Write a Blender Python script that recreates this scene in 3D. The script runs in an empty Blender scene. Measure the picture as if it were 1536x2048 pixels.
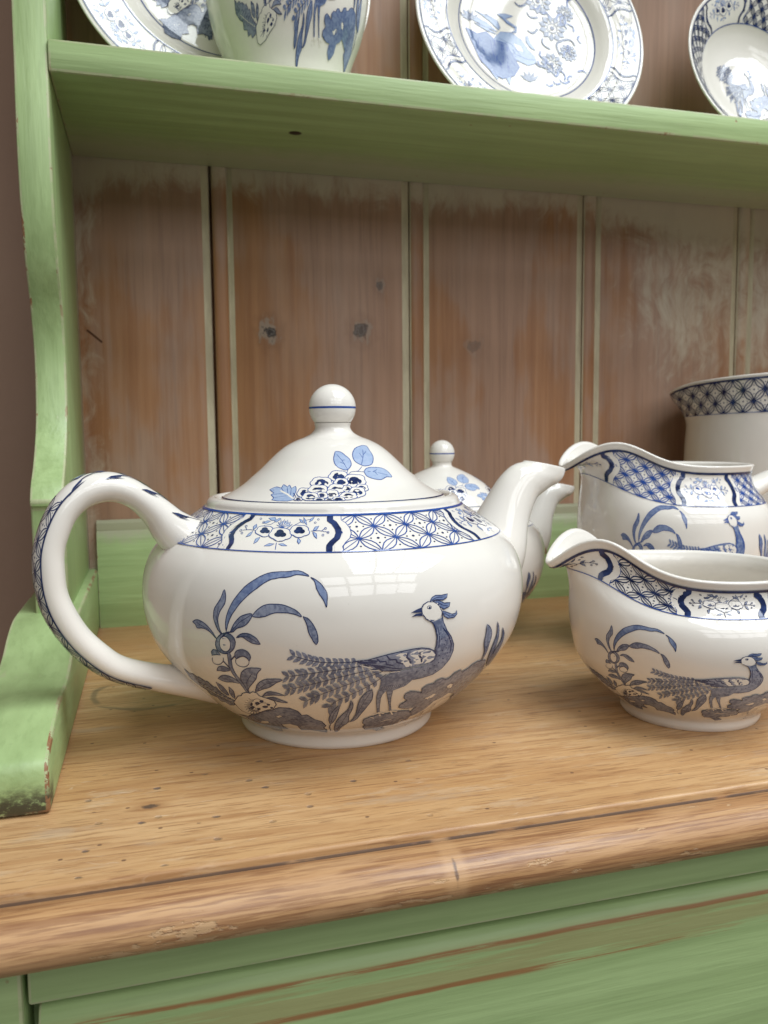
import bpy, bmesh, math, random
import numpy as np
from mathutils import Matrix, Vector
from mathutils.geometry import delaunay_2d_cdt

random.seed(7)
scene = bpy.context.scene
COL = scene.collection

# ------------------------------------------------------------------ camera, world, light, exposure
cam_data = bpy.data.cameras.new('camera')
cam = bpy.data.objects.new('camera', cam_data)
COL.objects.link(cam)
cr, cu, cf = Vector((.962061, -.272680, -.009182)), Vector((.034424, .087931, .995532)), Vector((.270654, .958078, -.093981))
m = Matrix((cr, cu, -cf)).transposed().to_4x4()
m.translation = Vector((0, 0, .11))
cam.matrix_world = m
cam_data.sensor_fit = 'HORIZONTAL'
cam_data.sensor_width = 7.35
cam_data.lens = 7.35*1641.66/1536
cam_data.clip_start = .01
cam_data.clip_end = 50
cam_data.dof.use_dof = True
cam_data.dof.focus_distance = .262
cam_data.dof.aperture_fstop = 7.0
scene.camera = cam

world = bpy.data.worlds.new('World')
scene.world = world
world.use_nodes = True
bg = world.node_tree.nodes['Background']
bg.inputs['Color'].default_value = (1.0, .96, .91, 1)
bg.inputs['Strength'].default_value = .165


def pane(name, loc, aim, sx, sy, power, color=(.93, .97, 1.0)):
    d = bpy.data.lights.new(name, 'AREA')
    d.shape = 'RECTANGLE'
    d.size, d.size_y, d.energy, d.color = sx, sy, power, color
    o = bpy.data.objects.new(name, d)
    COL.objects.link(o)
    o.location = loc
    z = (Vector(loc)-Vector(aim)).normalized()
    x = Vector((1, 0, 0))
    y = z.cross(x).normalized()
    x = y.cross(z)
    mm = Matrix((x, y, z)).transposed().to_4x4()
    mm.translation = Vector(loc)
    o.matrix_world = mm


# glazed conservatory roof above and to the right of the dresser: panes with bars between them
for i in range(4):
    for j in range(3):
        x, y = .27+i*.36, -.80+j*.42
        pane('roof_pane_light', (x, y, 1.60), (x-.05, y+.05, .6), .315, .375, 3.6, (.88, .95, 1.0))
# the roof carries on, lower and dimmer, over the room behind the camera
for i in range(4):
    for j in range(2):
        x, y, z = -.33+i*.52, -1.40-j*.30, 1.42-j*.52
        pane('far_roof_pane_light', (x, y, z), (x*.6+.05, y+1.1, z-1.2), .46, .50, 2.45, (.97, .98, 1.0))

scene.view_settings.view_transform = 'Standard'
scene.view_settings.look = 'None'
scene.view_settings.exposure = 0
scene.view_settings.gamma = 1
scene.cycles.max_bounces = 8
scene.cycles.use_denoising = True


# ------------------------------------------------------------------ helpers
def tag(o, label=None, cat=None, group=None, kind=None):
    if label: o['label'] = label
    if cat: o['category'] = cat
    if group: o['group'] = group
    if kind: o['kind'] = kind
    return o


def empty(name, loc=(0, 0, 0), rz=0.0):
    o = bpy.data.objects.new(name, None)
    o.empty_display_size = .02
    COL.objects.link(o)
    o.location = loc
    o.rotation_euler = (0, 0, rz)
    return o


def mesh_obj(name, verts, faces, mats, parent=None, smooth=True, fmat=None, normals=None, data=None):
    if data is None:
        data = bpy.data.meshes.new(name)
        data.from_pydata([tuple(map(float, v)) for v in verts], [], faces)
        if not isinstance(mats, (list, tuple)): mats = [mats]
        for mt in mats: data.materials.append(mt)
        if fmat is not None: data.polygons.foreach_set('material_index', fmat)
        data.polygons.foreach_set('use_smooth', [smooth]*len(data.polygons))
        data.update()
        if normals is not None: data.normals_split_custom_set_from_vertices([tuple(map(float, n)) for n in normals])
    o = bpy.data.objects.new(name, data)
    COL.objects.link(o)
    if parent: o.parent = parent
    return o


def grid_faces(nu, nv, closed):
    """faces of a grid whose vertex index is v*nu+u"""
    f = []
    for v in range(nv-1):
        for u in range(nu if closed else nu-1):
            a, b = v*nu+u, v*nu+(u+1) % nu
            f.append((a, b, b+nu, a+nu))
    return f


def bevel_box(name, lo, hi, mat, parent, bev=.0015, seg=2, smooth=True, cuts=0):
    bm = bmesh.new()
    bmesh.ops.create_cube(bm, size=1)
    for v in bm.verts:
        v.co = Vector([(lo[i]+hi[i])/2+v.co[i]*(hi[i]-lo[i]) for i in range(3)])
    lay = bm.faces.layers.float.new('edge')
    res = bmesh.ops.bevel(bm, geom=bm.edges[:], offset=bev, segments=seg, affect='EDGES', profile=.5)
    for fc in res['faces']: fc[lay] = 1.0
    me = bpy.data.meshes.new(name)
    bm.to_mesh(me); bm.free()
    me.materials.append(mat)
    for p in me.polygons: p.use_smooth = smooth
    o = mesh_obj(name, None, None, None, parent, data=me)
    if smooth:
        me.set_sharp_from_angle(angle=math.radians(40))
    return o


def extrude_profile(name, prof, lo, hi, axis, mat, parent, fmat=None, smooth=True, bev=0.0, closed=True, angle=38):
    """prof: list of 2-D points; axis 'x' -> prof is (y,z), axis 'z' -> prof is (x,y)"""
    n = len(prof)
    def at(p, t): return (t, p[0], p[1]) if axis == 'x' else (p[0], p[1], t)
    verts = [at(p, lo) for p in prof]+[at(p, hi) for p in prof]
    faces = []
    for i in range(n if closed else n-1):
        j = (i+1) % n
        faces.append((i, j, n+j, n+i))
    me = bpy.data.meshes.new(name)
    if closed:
        faces += [tuple(range(n-1, -1, -1)), tuple(range(n, 2*n))]
    me.from_pydata(verts, [], faces)
    mats = mat if isinstance(mat, (list, tuple)) else [mat]
    for mt in mats: me.materials.append(mt)
    if fmat: me.polygons.foreach_set('material_index', fmat+[0]*(len(me.polygons)-len(fmat)))
    bm = bmesh.new(); bm.from_mesh(me)
    bmesh.ops.recalc_face_normals(bm, faces=bm.faces[:])
    if bev:
        es = [e for e in bm.edges if len(e.link_faces) == 2 and e.calc_face_angle() > math.radians(50)]
        lay = bm.faces.layers.float.new('edge')
        es = [e for e in bm.edges if len(e.link_faces) == 2 and e.calc_face_angle() > math.radians(50)]
        res = bmesh.ops.bevel(bm, geom=es, offset=bev, segments=2, affect='EDGES', profile=.5)
        for fc in res['faces']: fc[lay] = 1.0
    bm.to_mesh(me); bm.free()
    for p in me.polygons: p.use_smooth = smooth
    me.set_sharp_from_angle(angle=math.radians(angle))
    return mesh_obj(name, None, None, None, parent, data=me)


# ------------------------------------------------------------------ materials
class NT:
    """small node-tree writer"""
    def __init__(self, name):
        self.mat = bpy.data.materials.new(name)
        self.mat.use_nodes = True
        self.t = self.mat.node_tree
        self.n, self.l = self.t.nodes, self.t.links
        self.bsdf = self.n['Principled BSDF']
        self.geo = self.n.new('ShaderNodeNewGeometry')
        self.pos = self.geo.outputs['Position']

    def put(self, sock, v):
        if hasattr(v, 'is_output'): self.l.new(v, sock)
        elif isinstance(v, (tuple, list)) and len(v) == 3 and sock.type == 'RGBA': sock.default_value = (*v, 1)
        else: sock.default_value = v

    def math(self, op, a, b=0.0, c=None, clamp=False):
        n = self.n.new('ShaderNodeMath'); n.operation = op; n.use_clamp = clamp
        self.put(n.inputs[0], a); self.put(n.inputs[1], b)
        if c is not None: self.put(n.inputs[2], c)
        return n.outputs[0]

    def vec(self, op, a, b):
        n = self.n.new('ShaderNodeVectorMath'); n.operation = op
        self.put(n.inputs[0], a); self.put(n.inputs[1], b)
        return n.outputs['Value'] if op in ('LENGTH', 'DISTANCE', 'DOT_PRODUCT') else n.outputs[0]

    def xyz(self, v=None):
        n = self.n.new('ShaderNodeSeparateXYZ'); self.put(n.inputs[0], v or self.pos)
        return n.outputs

    def noise(self, scale, v=None, detail=4.0, rough=.55, dist=0.0, out='Fac'):
        n = self.n.new('ShaderNodeTexNoise'); n.inputs['Scale'].default_value = 1.0
        n.inputs['Detail'].default_value = detail; n.inputs['Roughness'].default_value = rough; n.inputs['Distortion'].default_value = dist
        s = scale if isinstance(scale, (tuple, list)) else (scale,)*3
        self.l.new(self.vec('MULTIPLY', v or self.pos, tuple(s)), n.inputs['Vector'])
        return n.outputs[out]

    def voronoi(self, scale, v=None, feature='F1', rnd=1.0, dim='3D'):
        n = self.n.new('ShaderNodeTexVoronoi'); n.feature = feature; n.voronoi_dimensions = dim; n.inputs['Scale'].default_value = 1.0
        n.inputs['Randomness'].default_value = rnd
        s = scale if isinstance(scale, (tuple, list)) else (scale,)*3
        self.l.new(self.vec('MULTIPLY', v or self.pos, tuple(s)), n.inputs['Vector'])
        return n.outputs

    def step(self, x, lo, hi, a=0.0, b=1.0):
        n = self.n.new('ShaderNodeMapRange'); n.interpolation_type = 'SMOOTHSTEP'
        self.put(n.inputs[0], x)
        for i, v in zip((1, 2, 3, 4), (lo, hi, a, b)): self.put(n.inputs[i], v)
        return n.outputs[0]

    def mix(self, f, a, b, mode='MIX'):
        n = self.n.new('ShaderNodeMix'); n.data_type = 'RGBA'; n.blend_type = mode
        self.put(n.inputs[0], f); self.put(n.inputs[6], a); self.put(n.inputs[7], b)
        return n.outputs[2]

    def bump(self, h, strength=.3, dist=.001, nrm=None):
        n = self.n.new('ShaderNodeBump'); n.inputs['Strength'].default_value = strength; n.inputs['Distance'].default_value = dist
        self.put(n.inputs['Height'], h)
        if nrm is not None: self.l.new(nrm, n.inputs['Normal'])
        return n.outputs[0]

    def edge(self):
        """1 on the rounded arrises of the joinery (a face attribute), 0 on flats"""
        n = self.n.new('ShaderNodeAttribute'); n.attribute_name = 'edge'
        return n.outputs['Fac']

    def done(self, col, rough=.5, nrm=None, spec=.5, coat=0.0):
        self.put(self.bsdf.inputs['Base Color'], col)
        self.put(self.bsdf.inputs['Roughness'], rough)
        self.bsdf.inputs['Specular IOR Level'].default_value = spec
        if coat:
            self.bsdf.inputs['Coat Weight'].default_value = coat
            self.bsdf.inputs['Coat Roughness'].default_value = .12
        if nrm is not None: self.l.new(nrm, self.bsdf.inputs['Normal'])
        return self.mat


def mat_glaze(name='cream_glaze', base=(.815, .77, .70)):
    t = NT(name)
    c = t.mix(t.step(t.noise(35, detail=3), .35, .7), base, tuple(x*.965 for x in base))
    sp = t.step(t.noise(900, detail=1), .80, .84)
    c = t.mix(t.math('MULTIPLY', sp, .35), c, (.35, .27, .2))
    return t.done(c, .05, t.bump(t.noise(42, detail=1), .035, .003), .55)


def mat_ink(name, dark, light=None, amt=.6, scale=700):
    t = NT(name)
    light = light or dark
    n = t.math('ADD', t.math('MULTIPLY', t.noise(scale, detail=2), .55), t.math('MULTIPLY', t.noise(150, detail=3), .45))
    c = t.mix(t.math('MULTIPLY', t.step(n, .38, .62), amt), dark, light)
    return t.done(c, .06, None, .55)


def mat_green(name, grain='x', chips=.35, dirt=0.0, wear=.0, cream=.0, base=(.318, .428, .182), worn=None):
    """brushed green paint over old pine"""
    t = NT(name)
    g = {'x': (30, 520, 520), 'z': (520, 520, 30), 'y': (520, 30, 520), 'd': (420, 120, 420)}[grain]
    g2 = {'x': (6, 160, 160), 'z': (160, 160, 6), 'y': (160, 6, 160), 'd': (90, 30, 90)}[grain]
    st = t.noise(g, detail=3)
    st2 = t.noise(g2, detail=3)
    big = t.noise(14, detail=4)
    c = t.mix(t.step(st2, .3, .72), base, tuple(min(1, x*1.2+.02) for x in base))
    c = t.mix(t.step(big, .35, .75, 0, .35), c, (base[0]*.82, base[1]*.86, base[2]*.85))
    c = t.mix(t.step(st, .50, .66, 0, .22), c, (base[0]*.72, base[1]*.76, base[2]*.70))
    # yellowed cream undercoat showing through thin brush strokes
    thin = t.step(t.math('ADD', t.math('MULTIPLY', st, .5), t.math('MULTIPLY', t.noise(45, detail=5), .5)), .62, .70)
    c = t.mix(t.math('MULTIPLY', thin, .35), c, (.50, .50, .30))
    wood = t.mix(st2, (.36, .20, .10), (.22, .095, .040))
    n = t.noise(130, detail=6, rough=.65)
    e = t.edge()
    m1 = t.math('MULTIPLY', t.math('MULTIPLY', t.step(n, .66-chips*.22, .70-chips*.22), t.step(big, .45, .56)), e)
    spots = t.voronoi((55, 55, 55))
    sm = t.math('MULTIPLY', t.step(t.math('ADD', spots['Distance'], t.math('MULTIPLY', t.noise(700, detail=2), .07)), .085, .06), t.step(t.xyz(spots['Color'])[0], .72, .76))
    m = t.math('MAXIMUM', m1, t.math('MULTIPLY', sm, .8))
    c = t.mix(t.math('MULTIPLY', e, t.step(n, .40, .52, .15, .75)), c, (.46, .47, .28))
    if cream:
        k = t.step(t.math('ADD', st2, t.math('MULTIPLY', big, .6)), 1.05-cream, 1.25-cream)
        c = t.mix(t.math('MULTIPLY', k, .75), c, (.44, .41, .30))
    if worn is not None:
        for msk, colr in worn(t, st, st2, n):
            c = t.mix(msk, c, wood if colr is None else colr)
    c = t.mix(m, c, wood)
    b = t.bump(st2, .5, .0008)
    b = t.bump(t.math('SUBTRACT', st, t.math('MULTIPLY', m, .8)), .4, .0004, b)
    return t.done(c, t.step(st2, .2, .8, .34, .5), b, .45)


# ------------------------------------------------------------------ pottery surfaces
def catmull(pts, n=12):
    """Catmull-Rom through points, centripetal enough for close profile points."""
    p = np.asarray(pts, float)
    p = np.vstack([2*p[0]-p[1], p, 2*p[-1]-p[-2]])
    out = []
    for i in range(1, len(p)-2):
        p0, p1, p2, p3 = p[i-1], p[i], p[i+1], p[i+2]
        d1 = max(np.linalg.norm(p1-p0), 1e-9)**.5
        d2 = max(np.linalg.norm(p2-p1), 1e-9)**.5
        d3 = max(np.linalg.norm(p3-p2), 1e-9)**.5
        m1 = (p2-p1)/d2 - (p2-p0)/(d1+d2) + (p1-p0)/d1
        m2 = (p3-p2)/d3 - (p3-p1)/(d2+d3) + (p2-p1)/d2
        m1, m2 = m1*d2, m2*d2
        for t in np.arange(n)/n:
            out.append((2*t**3-3*t**2+1)*p1+(t**3-2*t**2+t)*m1+(-2*t**3+3*t**2)*p2+(t**3-t**2)*m2)
    out.append(p[-2])
    return np.array(out)


def smooth(e0, e1, x):
    t = np.clip((x-e0)/(e1-e0), 0, 1)
    return t*t*(3-2*t)


class Surface:
    """Parametric pottery surface: a = mm round the girth (a/REF radians, 0 faces local -Y),
    b = mm along the profile from the first profile point."""
    REF = 72.0

    def point(self, a, b):
        raise NotImplementedError

    def frame(self, a, b, e=0.02):
        a = np.asarray(a, float); b = np.asarray(b, float)
        P = self.point(a, b)
        Pa = (self.point(a+e, b)-self.point(a-e, b))/(2*e)
        Pb = (self.point(a, b+e)-self.point(a, b-e))/(2*e)
        n = np.cross(Pa, Pb)
        n /= np.maximum(np.linalg.norm(n, axis=-1, keepdims=True), 1e-12)
        return P, n, np.linalg.norm(Pa, axis=-1)*1000, np.linalg.norm(Pb, axis=-1)*1000


class Lathe(Surface):
    def __init__(self, ctrl, n=12):
        self.prof = catmull(ctrl, n)
        seg = np.linalg.norm(np.diff(self.prof, axis=0), axis=1)
        self.s = np.concatenate([[0], np.cumsum(seg)])*1000
        self.length = self.s[-1]

    def rz(self, b):
        return np.interp(b, self.s, self.prof[:, 0]), np.interp(b, self.s, self.prof[:, 1])

    def b_at(self, r, z):
        return self.s[np.argmin((self.prof[:, 0]-r)**2+(self.prof[:, 1]-z)**2)]

    def point(self, a, b):
        r, z = self.rz(b)
        t = np.asarray(a, float)/self.REF
        return np.stack([r*np.sin(t), -r*np.cos(t), z], -1)


class Jug(Lathe):
    """Lathe whose upper part is drawn out into a pouring lip at girth angle lip (radians)."""
    def __init__(self, ctrl, lip=-1.57, out=.014, rise=.016, droop=.007, wid=.42, start=.5, oval=1.0, back=0.0, ostart=.8, power=5.0):
        Lathe.__init__(self, ctrl)
        self.lip, self.out, self.rise, self.droop, self.wid, self.start, self.oval, self.back = lip, out, rise, droop, wid, start, oval, back
        self.ostart, self.power = ostart, power

    def point(self, a, b):
        r, z = self.rz(b)
        t = np.asarray(a, float)/self.REF
        d = (t-self.lip+np.pi) % (2*np.pi)-np.pi
        k = smooth(self.ostart, 1.0, np.asarray(b)/self.length)
        k1 = np.clip((np.asarray(b)/self.length-self.start)/(1-self.start), 0, 1.2)
        w = np.exp(-(d/self.wid)**2)
        wide = (0.5+0.5*np.cos(d))**self.power
        zr = k1*(self.rise*wide-self.droop*k*k*np.exp(-(d/(self.wid*.75))**2)+self.back*(0.5-0.5*np.cos(d))**3)
        r = r+self.out*k*w
        x, y = r*np.sin(t), -r*np.cos(t)
        # slight oval along the lip axis
        lx, ly = np.sin(self.lip), -np.cos(self.lip)
        q = (x*lx+y*ly)*(self.oval-1)
        return np.stack([x+q*lx, y+q*ly, z+zr], -1)


TEAPOT_BODY = [(.0, .002), (.033, .002), (.0350, .0004), (.0362, .0), (.0372, .0012), (.0374, .0048), (.0386, .0062), (.0425, .0087),
               (.0476, .0124), (.0562, .0204), (.0636, .0287), (.0688, .0370), (.0714, .0455), (.0721, .0525), (.0715, .0600),
               (.0688, .0675), (.0635, .0737), (.0565, .0788), (.0492, .0838), (.0483, .0845), (.0478, .0860), (.0468, .0871), (.0452, .0875), (.0438, .0867), (.0433, .082), (.043, .070)]
TEAPOT_LID = [(.040, .0850), (.0420, .0853), (.0428, .0862), (.0424, .0870), (.0413, .0876), (.0382, .0892), (.0341, .0918), (.0312, .0943), (.0278, .0972), (.0246, .1003),
              (.0213, .1034), (.0179, .1060), (.0141, .1080), (.0103, .1095), (.0079, .1110), (.0068, .1127), (.0070, .1145)]


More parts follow.
